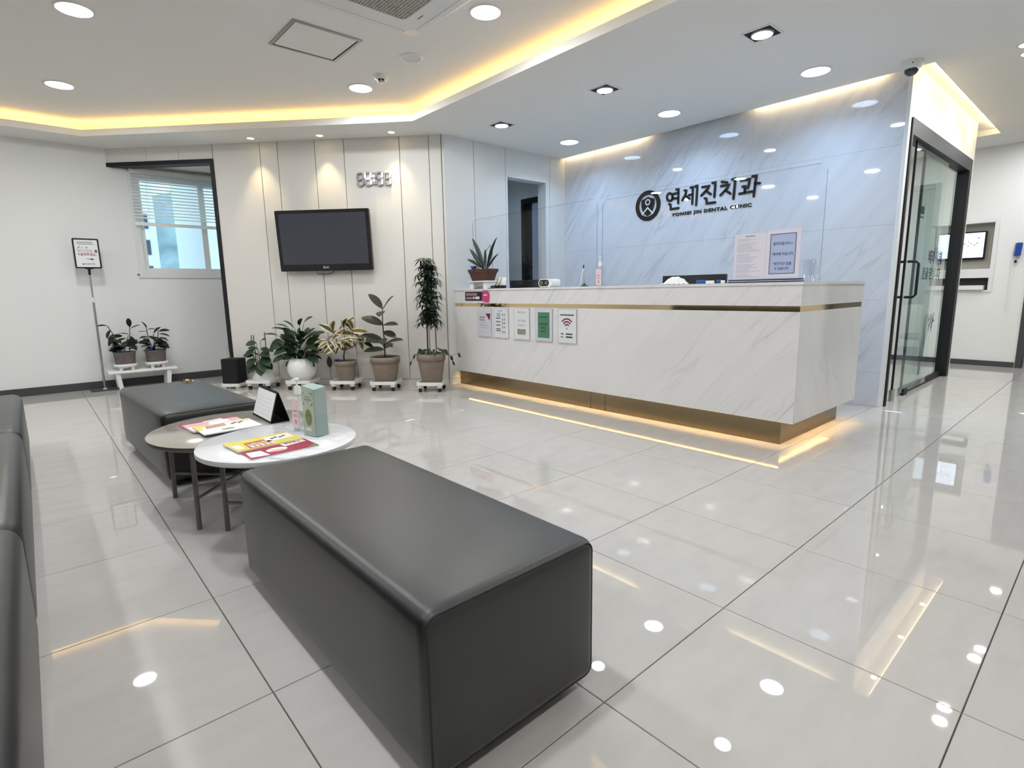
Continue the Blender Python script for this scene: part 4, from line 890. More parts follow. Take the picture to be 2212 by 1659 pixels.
magazine((0.640, 2.950, ZB+0.0060), math.radians(4), 0.255, 0.186, 'cover_pink', 'pink', 'pink magazine in the middle of the pile on the taupe table', 'magazines')
magazine((0.664, 2.835, ZB+0.0120), math.radians(2), 0.258, 0.205, 'cover_white', 'white', 'white and yellow magazine on top of the pile on the taupe table', 'magazines')
# desk calendar
cl = thing('desk_calendar', 'black desk calendar with a white page standing on the taupe table', 'calendar', (0.902, 2.953, ZB), math.radians(-1))
def board(m, name, x0, x1, z0, z1, y0, y1, off):
    d = Vector((x1-x0, 0, z1-z0)).normalized(); nn = Vector((-d.z, 0, d.x))*off
    vs = [(x0, y0, z0), (x0, y1, z0), (x1, y1, z1), (x1, y0, z1)]; vs += [(x+nn.x, y, z+nn.z) for x, y, z in vs]
    return MB().add(vs, [(0, 1, 2, 3), (7, 6, 5, 4), (0, 4, 5, 1), (1, 5, 6, 2), (2, 6, 7, 3), (3, 7, 4, 0)]).build(name, m, cl)
H2 = 0.152
board('black_matte', 'front_board', -0.044, 0.0, 0.0, H2, -0.153, 0.153, 0.003); board('black_matte', 'back_board', 0.046, 0.002, 0.0, H2, -0.153, 0.153, -0.003)
box('base_board', 'black_matte', -0.042, 0.044, -0.153, 0.153, 0.0, 0.002, cl)
pg = board('white_paper', 'page', -0.042, -0.003, 0.010, H2-0.006, -0.145, 0.140, 0.0045)
mb = MB(); Tp = frame((-0.046-0.0006, 0.140, 0.010), (0, -1, 0), (0.039, 0, 0.136))
for r in range(5):
    for k in range(7): mb.box(0.03+0.034*k, 0.037+0.034*k, 0.018+0.021*r, 0.024+0.021*r, 0.0, 0.0005)
mb.build('page_print', 'ink_lilac', cl, Tp)
mb = MB()
for k in range(16): mb.tube([(0.0+0.006*math.cos(a), -0.13+0.0175*k, H2+0.006*math.sin(a)) for a in [2*PI*q/8 for q in range(9)]], 0.0009, 4)
mb.build('wire_binding', 'black_metal', cl)
# acrylic tray, sanitizer, green box
box('acrylic_tray', 'acrylic', 0.830, 0.955, 2.372, 2.555, ZW, ZW+0.003, label='clear acrylic tray under the sanitizer bottle on the marble table', cat='tray')
bottle('sanitizer_bottle', 'clear hand sanitizer pump bottle with pink label on the marble table', (0.872, 2.446, ZW+0.003), math.radians(14), 0.020, 0.036, 0.158, 0.195, 0.232)
bx = thing('leaflet_box', 'tall pale green leaflet box in a clear holder on the marble table', 'box', (0.887, 2.296, ZW), math.radians(15.8))
MB().add([(-0.031, -0.041, 0.002), (0.029, -0.041, 0.002), (0.029, 0.041, 0.002), (-0.031, 0.041, 0.002), (-0.031, -0.041, 0.206), (0.029, -0.041, 0.212), (0.029, 0.041, 0.220), (-0.031, 0.041, 0.218)], [(0, 3, 2, 1), (4, 5, 6, 7), (0, 1, 5, 4), (1, 2, 6, 5), (2, 3, 7, 6), (3, 0, 4, 7)]).build('carton', 'box_green_side', bx)
Tb = frame((-0.0314, 0.041, 0.0), (0, -1, 0), (0, 0, 1))
MB().prism([(0, 0.002), (0.074, 0.002), (0.074, 0.205), (0, 0.217)], 0, 0.0008).build('front_face', 'box_green', bx, Tb)
MB().box(0.014, 0.062, 0.155, 0.163, 0.0008, 0.0012).box(0.022, 0.052, 0.168, 0.174, 0.0008, 0.0012).box(0.03, 0.045, 0.146, 0.151, 0.0008, 0.0012).build('front_print', 'ink_grey', bx, Tb)
mb = MB()
for pts in ([(0.055, 0.190), (0.064, 0.188), (0.066, 0.180)], [(0.008, 0.145), (0.008, 0.138), (0.013, 0.137)], [(0.066, 0.146), (0.064, 0.137), (0.056, 0.137)], [(0.008, 0.183), (0.010, 0.190)]): stroke(mb, pts, 0.003, 0.0008, 0.0012, 3)
mb.build('corner_marks', 'ink_black', bx, Tb)
MB().prism(circ(0.036, 0.082, 0.036, 20, 0.022), 0.0008, 0.0011).build('oval_print', 'cover_olive', bx, Tb)
MB().box(0.012, 0.05, 0.022, 0.036, 0.0008, 0.0012).build('oval_print', 'white_paper', bx, Tb)
MB().box(-0.036, -0.034, -0.046, 0.046, 0, 0.095).box(-0.034, 0.034, 0.044, 0.046, 0, 0.095).box(-0.034, 0.034, -0.046, -0.044, 0, 0.095).box(0.034, 0.036, -0.046, 0.046, 0, 0.205).box(-0.034, 0.034, -0.044, 0.044, 0, 0.0018).build('clear_holder', 'acrylic', bx)
# toy candy on the far ottoman
t = thing('toy_candy', 'yellow and pink wrapped toy candy on the far ottoman', 'toy', (0.795, 4.357, 0.4165), math.radians(-40))
MB().sphere((0, 0, 0.011), 0.011, 14, 8, sc=(1.5, 1, 1)).build('candy', 'candy_yellow', t)
for s in (-1, 1): MB().add([(s*0.014, 0, 0.010), (s*0.036, -0.016, 0.016), (s*0.038, 0, 0.004), (s*0.036, 0.016, 0.016), (s*0.036, 0, 0.002)], [(0, 1, 2), (0, 2, 3), (0, 3, 4), (0, 4, 1), (1, 4, 3, 2)]).build('wrapper_end', 'candy_pink', t)

# ------------------------------------------------------------------ television, clock on the diagonal wall
def onD(s, y, z): return T_D @ Matrix.Translation((s, y, z))
tv = thing('television', 'switched off flat television mounted on the panelled wall', 'television', T=onD(2.444, -0.012, 1.58) @ Matrix.Rotation(math.radians(4), 4, 'X'))
Tf = Matrix.Rotation(PI/2, 4, 'X')     # local: x right, y up, z out
MB().prism(rpoly(-0.512, 0.512, -0.315, 0.315, 0.012), 0.055, 0.095, Tf).build('housing', 'black_gloss', tv)
MB().prism([(-0.475, -0.245), (0.475, -0.245), (0.475, 0.28), (-0.475, 0.28)], 0.0952, 0.0962, Tf).build('screen', 'tv_screen', tv)
MB().prism(rpoly(-0.44, 0.44, -0.25, 0.25, 0.04), 0.03, 0.056, Tf).build('rear_shell', 'black_matte', tv)
MB().prism([(-0.20, -0.15), (0.20, -0.15), (0.20, 0.15), (-0.20, 0.15)], 0.0, 0.03, Tf).build('wall_mount', 'black_metal', tv)
MB().ring(circ(-0.022, -0.278, 0.0125, 20), circ(-0.022, -0.278, 0.0095, 20), 0.0952, 0.0962, Tf).box(-0.024, -0.021, -0.285, -0.271, 0.0952, 0.0962, T=Tf).build('logo_badge', 'white_plastic', tv)
text('logo_badge', 'LG', 0.026, 'white_plastic', tv, -0.004, -0.287, 0.0955, bold=0.0004, T=Tf)
MB().tube([Tf @ Vector(p) for p in ((-0.13, -0.31, 0.05), (-0.125, -0.345, 0.05), (-0.05, -0.352, 0.05), (0.03, -0.345, 0.05), (0.07, -0.31, 0.05))], 0.004, 6).build('cable_loop', 'rubber_black', tv)
ck = thing('wall_clock', 'white led digit clock reading 4:17 on the panelled wall', 'clock', T=onD(3.0, -0.004, 2.198) @ Tf)
def seg(cx, k, z0, z1):
    w, h, b = 0.030, 0.062, 0.0074
    if k in 'agd': y = {'a': h, 'g': 0, 'd': -h}[k]; return rpoly(cx-w+0.006, cx+w-0.006, y-b, y+b, b*0.98, 4)
    x = cx+(w if k in 'bc' else -w); y0, y1 = (0.008, h-0.004) if k in 'bf' else (-h+0.004, -0.008)
    return rpoly(x-b, x+b, y0, y1, b*0.98, 4)
ON = {'4': 'fgbc', '1': 'bc', '7': 'abc', '8': ''}
for cx, ch_ in ((-0.148, '8'), (-0.062, '4'), (0.062, '1'), (0.148, '7')):
    for k in 'abcdefg':
        on = k in ON[ch_]; MB().prism(seg(cx, k, 0, 0), 0.0, 0.026 if not on else 0.024).build('segment_body', 'unlit_segment', ck)
        if on: MB().prism(seg(cx, k, 0, 0), 0.024, 0.027).build('segment_lit', 'led_clock', ck)
MB().prism(rpoly(-0.022, 0.022, -0.056, 0.060, 0.01), 0.0, 0.022).build('colon_body', 'unlit_segment', ck)
for y in (0.026, -0.018): MB().prism(circ(0, y, 0.0095, 14), 0.022, 0.0235).build('colon_lit', 'led_clock', ck)
MB().tube([(0.004, -0.056, 0.006), (0.010, -0.20, 0.006), (-0.004, -0.40, 0.006), (-0.02, -0.62, 0.006)], 0.0022, 5).build('power_cord', 'white_plastic', ck)

# ------------------------------------------------------------------ sign stand and bench by the left wall
sg = thing('sign_stand', 'slim standing sign with a black framed arrow board by the left wall', 'sign', (0.563, 7.485, 0))
MB().box(-0.13, 0.13, -0.10, 0.10, 0, 0.012).build('base_plate', 'skirting_dark', sg)
MB().lathe([(0.02, 0.012), (0.014, 0.022)], n=14).build('collar', 'white_plastic', sg)
MB().cyl((0, 0, 0.012), (0.006, 0, 0.98), 0.0105, n=12).build('lower_pole', 'steel', sg); MB().cyl((0.006, 0, 0.95), (0.008, 0, 1.27), 0.007, n=12).build('upper_pole', 'steel', sg)
MB().lathe([(0.012, 0.0), (0.014, 0.04), (0.012, 0.05)], (0.006, 0, 0.965), 12).build('clamp', 'white_plastic', sg)
MB().cyl((0.008, 0, 1.255), (0.009, 0, 1.325), 0.011, n=12).build('socket', 'black_matte', sg)
Ts = frame((0.010, -0.012, 1.325), (1, 0, 0), (0, 0.05, 1))
MB().ring(rpoly(-0.113, 0.113, 0, 0.312, 0.012), rpoly(-0.100, 0.100, 0.013, 0.299, 0.006), -0.010, 0.004, Ts).add([Ts @ Vector(p) for p in ((-0.05, 0.001, -0.008), (0.05, 0.001, -0.008), (0.012, -0.012, -0.008), (-0.012, -0.012, -0.008), (-0.05, 0.001, 0.004), (0.05, 0.001, 0.004), (0.012, -0.012, 0.004), (-0.012, -0.012, 0.004))], [(0, 1, 2, 3), (7, 6, 5, 4), (0, 3, 7, 4), (1, 5, 6, 2), (3, 2, 6, 7)]).build('board_frame', 'black_matte', sg)
MB().box(-0.104, 0.104, 0.009, 0.303, -0.008, 0.0, T=Ts).build('board_sheet', 'white_paper', sg)
lines(MB(), -0.075, 0.08, [0.272, 0.254], 0.009, jit=0.15, **Z1).build('print', 'ink_grey', sg, Ts)
mb = MB(); stroke(mb, [(-0.072, 0.208), (-0.055, 0.228)], 0.010, 0.0002, 0.0007, 3); stroke(mb, [(-0.045, 0.207), (-0.030, 0.228), (-0.022, 0.226)], 0.004, 0.0002, 0.0007, 3); mb.prism([(-0.01, 0.218), (0.002, 0.225), (0.014, 0.217), (0.008, 0.208), (-0.002, 0.208)], 0.0002, 0.0007); mb.build('pictogram', 'ink_grey', sg, Ts)
text('lettering', '에어건있음', 0.034, 'ink_rose', sg, -0.082, 0.170, 0.0003, bold=0.0006, sx=0.84, T=Ts); text('lettering', '을', 0.034, 'ink_black', sg, 0.066, 0.170, 0.0003, bold=0.001, sx=0.84, T=Ts)
text('lettering', '이용해주세요!', 0.034, 'ink_wine', sg, -0.082, 0.132, 0.0003, bold=0.0006, sx=0.82, T=Ts)
MB().prism([(-0.03, 0.100), (0.03, 0.092), (0.03, 0.084), (0.058, 0.094), (0.032, 0.108), (0.03, 0.101)], 0.0002, 0.0007, Ts).build('arrow_print', 'ink_wine', sg)
MB().prism(circ(-0.042, 0.044, 0.008, 14), 0.0002, 0.0007, Ts).build('print', 'ink_navy', sg); text('lettering', '연세진치과', 0.020, 'ink_navy', sg, -0.03, 0.038, 0.0003, bold=0.0004, sx=0.95, T=Ts)
bn = thing('flower_bench', 'low white bench carrying two potted plants by the left wall', 'bench', (0.925, 7.42, 0))
me = bevbox('bench_top', -0.33, 0.33, -0.12, 0.12, 0.182, 0.210, 0.006, 2); me.materials.append(MT['white_plastic']); link('bench_top', me, bn)
for sx in (-1, 1):
    for sy in (-1, 1): MB().add([(sx*0.225-0.02, sy*0.09-0.014, 0.0), (sx*0.225+0.02, sy*0.09-0.014, 0.0), (sx*0.225+0.02, sy*0.09+0.014, 0.0), (sx*0.225-0.02, sy*0.09+0.014, 0.0), (sx*0.245-0.022, sy*0.09-0.014, 0.182), (sx*0.245+0.022, sy*0.09-0.014, 0.182), (sx*0.245+0.022, sy*0.09+0.014, 0.182), (sx*0.245-0.022, sy*0.09+0.014, 0.182)], [(0, 3, 2, 1), (4, 5, 6, 7), (0, 1, 5, 4), (1, 2, 6, 5), (2, 3, 7, 6), (3, 0, 4, 7)]).build('leg', 'white_plastic', bn)
    MB().box(sx*0.235-0.012, sx*0.235+0.012, -0.08, 0.08, 0.15, 0.182).build('apron', 'white_plastic', bn)

# ------------------------------------------------------------------ things on the far right wall
mt = thing('wall_monitor', 'lit monitor with a white page set in the grey wall niche', 'monitor', T=frame((XR+0.06, 1.535, 1.30), (0, -1, 0), (0, 0, 1)))
MB().prism(rpoly(-0.245, 0.245, -0.0, 0.345, 0.01), -0.035, 0.0).build('housing', 'black_matte', mt)
MB().box(-0.228, 0.228, 0.03, 0.328, 0.0, 0.001).build('screen', 'screen_lit', mt)
mb = MB()
for x, y, a in ((0.02, 0.265, 0.022), (0.17, 0.265, 0.022), (0.075, 0.225, 0.014), (0.04, 0.20, 0.016), (0.10, 0.202, 0.018), (0.16, 0.204, 0.02), (0.075, 0.172, 0.016), (0.135, 0.182, 0.02), (-0.06, 0.18, 0.02)): mb.box(x-a/2, x+a/2, y-0.005, y+0.005, 0.001, 0.0013)
mb.box(0.075, 0.2, 0.078, 0.081, 0.001, 0.0013).box(0.075, 0.078, 0.078, 0.14, 0.001, 0.0013).build('screen_print', 'ink_navy', mt)
MB().box(-0.06, 0.06, 0.06, 0.20, -0.042, -0.035).build('bracket', 'black_metal', mt)
sc = thing('handheld_scanner', 'blue handheld device hanging on a white cord on the right wall', 'scanner', (XR-0.03, 0.985, 1.32))
MB().prism(rpoly(-0.03, 0.03, 0.0, 0.155, 0.012), -0.02, 0.03, frame((0, 0, 0), (0.35, -1, 0), (0, -0.05, 1))).build('body', 'blue_gloss', sc)
MB().prism(rpoly(-0.022, 0.022, 0.02, 0.145, 0.01), 0.03, 0.034, frame((0, 0, 0), (0.35, -1, 0), (0, -0.05, 1))).build('face', 'blue_plastic', sc)
MB().tube([(0, 0, 0.0), (0.0, 0.01, -0.05), (0.0, 0.03, -0.09), (0.01, 0.04, -0.35), (0.012, 0.045, -0.65)], 0.004, 6).build('cord', 'white_plastic', sc); MB().box(-0.008, 0.008, -0.008, 0.014, -0.075, -0.045).build('plug', 'black_matte', sc)
cb = thing('low_cabinet', 'white cabinet with steel legs in the room beyond the right opening', 'cabinet', (10.0, 0.45, 0))
box('body', 'white_gloss', -0.25, 0.25, -0.35, 0.35, 0.30, 0.72, cb, bev=0.01); box('shelf', 'white_gloss', -0.25, 0.25, -0.35, 0.35, 0.10, 0.20, cb, bev=0.01)
for sx in (-1, 1):
    for sy in (-1, 1): MB().cyl((sx*0.22, sy*0.32, 0), (sx*0.22, sy*0.32, 0.72), 0.015, n=10).build('leg', 'steel', cb)

# ------------------------------------------------------------------ plants along the diagonal wall
RZD = A_D
def dolly(loc, size, label, h=0.098, rot=RZD):
    t = thing('plant_dolly', label, 'plant stand', (*loc, 0), rot, 'white caster dollies'); a = size/2
    out = rpoly(-a, a, -a, a, 0.02, 3); inn = rpoly(-a+0.012, a-0.012, -a+0.012, a-0.012, 0.014, 3)
    MB().ring(out, inn, h-0.030, h+0.004).prism(inn, h-0.030, h-0.014).build('tray', 'white_plastic', t)
    for sx in (-1, 1):
        for sy in (-1, 1):
            x, y = sx*(a-0.035), sy*(a-0.035)
            g = MB().prism(rpoly(x-0.022, x+0.022, y-0.022, y+0.022, 0.008, 3), 0.042, h-0.029).build('leg_block', 'white_plastic', t)
            MB().cyl((x-0.013, y, 0.020), (x+0.013, y, 0.020), 0.020, n=14).box(x-0.008, x+0.008, y-0.012, y+0.012, 0.03, 0.044).build('caster', 'rubber_black', g)
    return t, h-0.014
def pot_profile(kind, rt, h):
    if kind == 'taper': return [(rt*0.66, 0), (rt*0.70, 0.006), (rt*0.93, h*0.76), (rt*0.93, h*0.765), (rt, h*0.775), (rt, h), (rt*0.92, h), (rt*0.9, h*0.93)]
    if kind == 'bell': return [(rt*1.02, 0), (rt*1.06, h*0.12), (rt*0.99, h*0.5), (rt*0.82, h*0.97), (rt*0.80, h), (rt*0.76, h), (rt*0.75, h*0.9)]
    if kind == 'ball':
        out = [(rt*0.55, 0)]
        for k in range(1, 10): a = -PI*0.36+(PI*0.62)*k/9; out.append((rt*math.cos(a), h*0.5+h*0.55*math.sin(a)))
        return out+[(out[-1][0]-0.008, out[-1][1]), (out[-1][0]-0.01, out[-1][1]-0.02)]
    if kind == 'bowl': return [(rt*0.80, 0), (rt*0.84, h*0.1), (rt*0.95, h*0.93), (rt, h*0.95), (rt, h), (rt*0.93, h), (rt*0.92, h*0.94)]
def potted(name, label, loc, z, kind, rt, h, potmat, rot=0.0, cat='plant'):
    t = thing(name, label, cat, (*loc, z), rot)
    pr = pot_profile(kind, rt, h); MB().lathe(pr, n=36, cap=False).lathe([(0.001, 0.001), (pr[0][0], 0)], n=36, cap=False).build('pot', potmat, t)
    MB().lathe([(pr[-1][0]+0.002, pr[-1][1]), (0.001, pr[-1][1]+0.008)], n=28, cap=False).build('soil', 'soil', t)
    return t, pr[-1][1]
ud = Vector((math.cos(A_D), math.sin(A_D), 0)); nv = Vector((0.727, 0.687, 0)); vz = Vector((0, 0, 1))   # right / away / up as seen
def P3(r, a, z): return ud*r - nv*a + vz*z        # a = towards the viewer
lf_rub = leaf_mesh('leaf', 'leaf_bronze', 0.50, 0.10, 0.25, 7); lf_grn = leaf_mesh('leaf', 'leaf_green', 0.46, 0.22, 0.3, 6); lf_drk = leaf_mesh('leaf', 'leaf_dark', 0.42, 0.16, 0.3, 6)
lf_long = leaf_mesh('leaf', 'leaf_green', 0.26, 0.28, 0.3, 6); lf_heart = leaf_mesh('leaf', 'leaf_green', 0.85, 0.18, 0.2, 6)
mat('leaf_cream', (0.62, 0.55, 0.34), 0.5, spec=0.3, var=0.25, vscale=9); mat('leaf_tan', (0.15, 0.125, 0.06), 0.5, spec=0.3, var=0.5, vscale=6)
lf_var = leaf_mesh('leaf', 'leaf_tan', 0.42, 0.25, 0.35, 7, edge='leaf_cream'); lf_var2 = leaf_mesh('leaf', 'leaf_bronze', 0.44, 0.35, 0.3, 7, edge='leaf_cream')
def feeder(t, p):
    MB().add(*taper(0.012, 0.016, 0.020, 0.026, 0, 0.032)).add([(0.02, -0.01, 0.026), (0.034, 0, 0.038), (0.02, 0.01, 0.032), (-0.02, -0.01, 0.026), (-0.034, 0, 0.038), (-0.02, 0.01, 0.032)], [(0, 1, 2), (3, 5, 4)]).build('feeder', 'blue_plastic', t, Matrix.Translation(p))

# black box on small base beside the frame
d_, zt = dolly((1.665, 6.565), 0.215, 'low white base under the black box beside the black frame', 0.052)
for o in [o for o in COL.objects if o.parent and o.parent.parent == d_ and o.name.startswith('caster')]: D.objects.remove(o)
for o in [o for o in COL.objects if o.parent == d_ and o.name.startswith('leg_block')]: D.objects.remove(o)
for sx in (-1, 1):
    for sy in (-1, 1): MB().prism(rpoly(sx*0.07-0.02, sx*0.07+0.02, sy*0.07-0.02, sy*0.07+0.02, 0.006, 3), 0, 0.024).build('foot', 'white_plastic', d_)
bb = thing('floor_speaker', 'black box shaped speaker standing at the foot of the black frame', 'speaker', (1.665, 6.565, zt), RZD)
me = bevbox('cabinet', -0.095, 0.095, -0.085, 0.085, 0, 0.288, 0.006, 2); me.materials.append(MT['black_matte']); link('cabinet', me, bb)
MB().box(-0.085, 0.085, -0.090, -0.085, 0.012, 0.276).build('grille', 'black_metal', bb)
MB().tube([(-0.08, 0.04, 0.28), (-0.10, 0.05, 0.36), (-0.085, 0.05, 0.43), (-0.07, 0.05, 0.36), (-0.06, 0.05, 0.29)], 0.002, 5).build('cable', 'ink_grey', bb)

# 1 low white pot with canes
d_, zt = dolly((1.885, 6.285), 0.275, 'white caster dolly under the low white pot with canes')
t, s = potted('potted_philodendron', 'small heart leaved plant with bamboo canes in a low white pot', (1.885, 6.285), zt, 'bell', 0.112, 0.128, 'white_gloss')
for r, zt_ in ((-0.095, 0.50), (-0.07, 0.50), (0.055, 0.53)): MB().cyl(P3(r, 0.0, s-0.02), P3(r*1.05, 0.0, zt_), 0.0045, n=7).build('cane', 'stem_dark', t)
random.seed(21)
for r, a, z, ln, dr_, dz in ((-0.03, 0.03, 0.42, 0.11, -0.7, -0.1), (-0.055, 0.03, 0.35, 0.13, -0.6, -0.5), (0.03, 0.06, 0.31, 0.15, 0.8, -0.1), (0.05, 0.07, 0.27, 0.16, 0.7, -0.5), (0.02, 0.08, 0.23, 0.16, 0.5, -0.6), (0.0, 0.06, 0.28, 0.12, -0.2, 0.4), (-0.05, 0.06, 0.22, 0.13, -0.4, -0.5), (0.03, 0.05, 0.44, 0.10, 0.8, 0.3), (-0.02, 0.07, 0.24, 0.12, -0.3, -0.1), (0.06, 0.02, 0.33, 0.13, 0.9, 0.1), (-0.08, 0.03, 0.28, 0.10, -0.9, 0.1), (0.02, 0.09, 0.19, 0.14, 0.3, -0.7), (0.07, 0.06, 0.20, 0.13, 0.8, -0.4), (-0.03, 0.08, 0.18, 0.12, -0.4, -0.5), (0.0, 0.05, 0.35, 0.11, -0.5, 0.2), (0.05, 0.05, 0.37, 0.11, 0.6, -0.3)):
    b = P3(r*0.4, a*0.3, s); q = P3(r, a, z); MB().tube([b, (b+q)/2+P3(0, 0.01, 0.03), q], 0.0025, 5).build('stem', 'stem_green', t); leaf(t, lf_heart, q, P3(dr_, 0.5, dz), ln, random.uniform(-0.3, 0.3), 0.75)
feeder(t, P3(-0.07, 0.06, s)); MB().prism(circ(0, 0, 0.007, 12, 0.012), 0, 0.002).build('pot_badge', 'ink_navy', t, frame(P3(-0.005, 0.1010, 0.10), ud, Vector(P3(0, -0.17, 1.0))))

# 2 round white pot with drooping leaves
d_, zt = dolly((2.184, 5.930), 0.275, 'white caster dolly under the round white pot')
t, s = potted('potted_hoya', 'bushy dark green plant with drooping leaves in a round white pot', (2.184, 5.930), zt, 'ball', 0.155, 0.278, 'white_gloss')
random.seed(5)
arch = [(-0.30, 0.04, 0.50), (-0.25, 0.02, 0.44), (-0.19, 0.06, 0.42), (-0.15, 0.08, 0.36), (0.23, 0.05, 0.50), (0.17, 0.08, 0.40), (-0.12, 0.05, 0.58), (-0.15, 0.02, 0.54), (0.04, 0.04, 0.60), (0.09, 0.02, 0.62), (-0.03, 0.05, 0.57), (-0.16, 0.12, 0.28), (0.18, 0.12, 0.27)]
for r, a, z in arch:
    b = P3(random.uniform(-0.03, 0.03), random.uniform(-0.02, 0.03), s); q = P3(r*0.75, a, z); m_ = b*0.45+q*0.55+P3(0, 0, 0.04)
    MB().tube([b, b*0.7+m_*0.3+P3(0, 0, 0.03), m_, q], 0.0024, 5).build('stem', 'stem_green', t)
    leaf(t, lf_long if z > 0.45 else lf_grn, q, P3(r*3, 0.2, -0.15 if z < 0.5 else 0.25), random.uniform(0.13, 0.17), random.uniform(-0.5, 0.5), 1.35)
for k in range(84):
    an = k*2.4; f = (k+0.5)/84; rr = 0.025+0.105*math.sqrt(random.random()); z = s+0.04+0.28*f*(1-rr*2.0)
    q = P3(rr*math.cos(an), 0.6*rr*math.sin(an), z); leaf(t, lf_grn, q, P3(math.cos(an), 0.7*math.sin(an)+0.2, 1.2*f-0.12), random.uniform(0.10, 0.14), random.uniform(-0.8, 0.8), 1.0)
for k in range(14):
    an = 0.2+k*0.21; leaf(t, lf_grn, P3(0.05*math.cos(an), 0.05*math.sin(an), s+0.01+0.012*(k % 5)), P3(math.cos(an), math.sin(an), 0.9), 0.12, random.uniform(-0.4, 0.4))
for an in (0.3, 2.8): leaf(t, lf_grn, P3(0.10*math.cos(an), 0.10*math.sin(an), s), P3(math.cos(an), math.sin(an), -0.9), 0.10, random.uniform(-0.4, 0.4))
for p, d2 in ((P3(0.33, 0.05, 0.27), P3(0.12, 0.1, -1)),):
    MB().tube([P3(0.08, 0.03, s), P3(0.20, 0.05, 0.30), P3(0.29, 0.05, 0.32), p], 0.003, 5).build('stem', 'stem_green', t); leaf(t, lf_drk, p, d2, 0.125, 0.3, 1.1)

# 3 variegated rubber plant
d_, zt = dolly((2.514, 5.555), 0.275, 'white caster dolly under the variegated plant')
t, s = potted('potted_variegated_fig', 'cream and green variegated plant with crinkled leaves in a taupe clay pot', (2.514, 5.555), zt, 'taper', 0.117, 0.222, 'clay_taupe')
tips = [(0.01, 0.0, 0.60), (-0.10, 0.03, 0.54), (0.12, 0.03, 0.56), (-0.15, 0.06, 0.44), (0.19, 0.05, 0.46), (0.06, 0.06, 0.46), (-0.06, 0.07, 0.42)]
fork = P3(0.0, 0.0, 0.33)
MB().tube([P3(-0.01, 0, s-0.01), P3(-0.015, 0, s+0.06), fork], [0.011, 0.010, 0.008], 8).build('trunk', 'stem_brown', t)
random.seed(13)
for i, (r, a, z) in enumerate(tips):
    q = P3(r, a, z); MB().tube([fork, fork*0.5+q*0.5+P3(r*0.2, 0, -0.01), q], [0.007, 0.005, 0.004], 7).build('branch', 'stem_brown', t)
    for k in range(5):
        an = k*1.26+i; b = q-P3(r, a, z-0.33)*0.10*(k % 3); el = 0.9 if (k < 2 and z > 0.5) else random.uniform(-0.7, 0.25)
        leaf(t, (lf_var, lf_var2)[k % 2], b, P3(math.cos(an)+r*3, 0.7*math.sin(an), el), random.uniform(0.14, 0.20), random.uniform(-0.5, 0.5), 0.95)
for r, z, dr_ in ((-0.20, 0.40, -1.0), (0.24, 0.42, 1.0)): leaf(t, lf_drk, P3(r, 0.05, z), P3(dr_, 0.3, -0.4), 0.11, 0.2)
feeder(t, P3(-0.085, 0.03, s))

# 4 rubber plant
d_, zt = dolly((2.790, 5.190), 0.275, 'white caster dolly under the rubber plant')
t, s = potted('potted_rubber_plant', 'young rubber plant with broad bronze leaves in a wide taupe pot', (2.790, 5.190), zt, 'taper', 0.156, 0.268, 'clay_taupe')
MB().tube([P3(0, 0, s-0.01), P3(0.003, 0, 0.45), P3(-0.005, 0, 0.62), P3(0.0, 0, 0.78)], [0.008, 0.007, 0.006, 0.004], 8).build('stem', 'stem_dark', t)
for z, dr_, da, dz, ln, rl in ((0.77, -0.62, 0.1, 0.8, 0.19, 0), (0.75, 0.45, 0.2, 0.55, 0.20, 0), (0.74, 0.1, 0.9, -0.15, 0.17, 0.2), (0.60, -0.95, 0.2, 0.42, 0.22, 0), (0.60, 0.9, 0.3, 0.08, 0.17, -0.2), (0.53, 0.8, 0.35, -0.25, 0.16, 0), (0.46, 0.2, 0.9, -0.2, 0.17, 0.2), (0.42, -0.95, 0.25, 0.30, 0.25, 0), (0.40, 0.95, 0.3, 0.28, 0.22, -0.3), (0.37, 0.7, 0.5, 0.1, 0.13, -0.3), (0.34, -0.98, 0.3, 0.02, 0.20, 0.25), (0.35, 0.1, -0.9, 0.3, 0.18, 0)):
    leaf(t, lf_rub, P3(0, 0, z), P3(dr_, da, dz), ln*1.08, rl)

# 5 tall dwarf umbrella tree on stakes
d_, zt = dolly((3.100, 4.780), 0.275, 'white caster dolly under the tall slender plant')
t, s = potted('potted_umbrella_tree', 'tall slender finely leaved tree tied to stakes in a taupe pot', (3.100, 4.780), zt, 'taper', 0.149, 0.305, 'clay_taupe')
for r, top in ((-0.01, 1.12), (0.055, 1.10)): MB().cyl(P3(r, 0, s-0.02), P3(r, 0, top), 0.004, n=7).build('stake', 'stem_brown', t)
MB().tube([P3(-0.03, 0.01, s-0.01), P3(-0.025, 0.01, 0.7), P3(-0.02, 0.0, 1.0), P3(0.0, 0, 1.22)], [0.008, 0.007, 0.005, 0.003], 7).build('trunk', 'stem_dark', t)
def palmate(n=7, wid=0.19):
    mb = MB()
    for k in range(n):
        an = 2*PI*k/n; c_, s_ = math.cos(an), math.sin(an)
        vs = []
        for tt, w_ in ((0.05, 0.0), (0.35, 1.0), (0.7, 0.85), (1.0, 0.0)):
            z_ = -0.55*tt*tt; x_, y_ = tt, w_*wid*0.5
            vs += [(c_*x_-s_*y_, s_*x_+c_*y_, z_), (c_*x_+s_*y_, s_*x_-c_*y_, z_)]
        mb.add(vs, [(0, 1, 3, 2), (2, 3, 5, 4), (4, 5, 7, 6)], True)
    m = mb.mesh('leaf'); m.materials.append(MT['leaf_fine']); return m
pm = palmate(8, 0.20); random.seed(33)
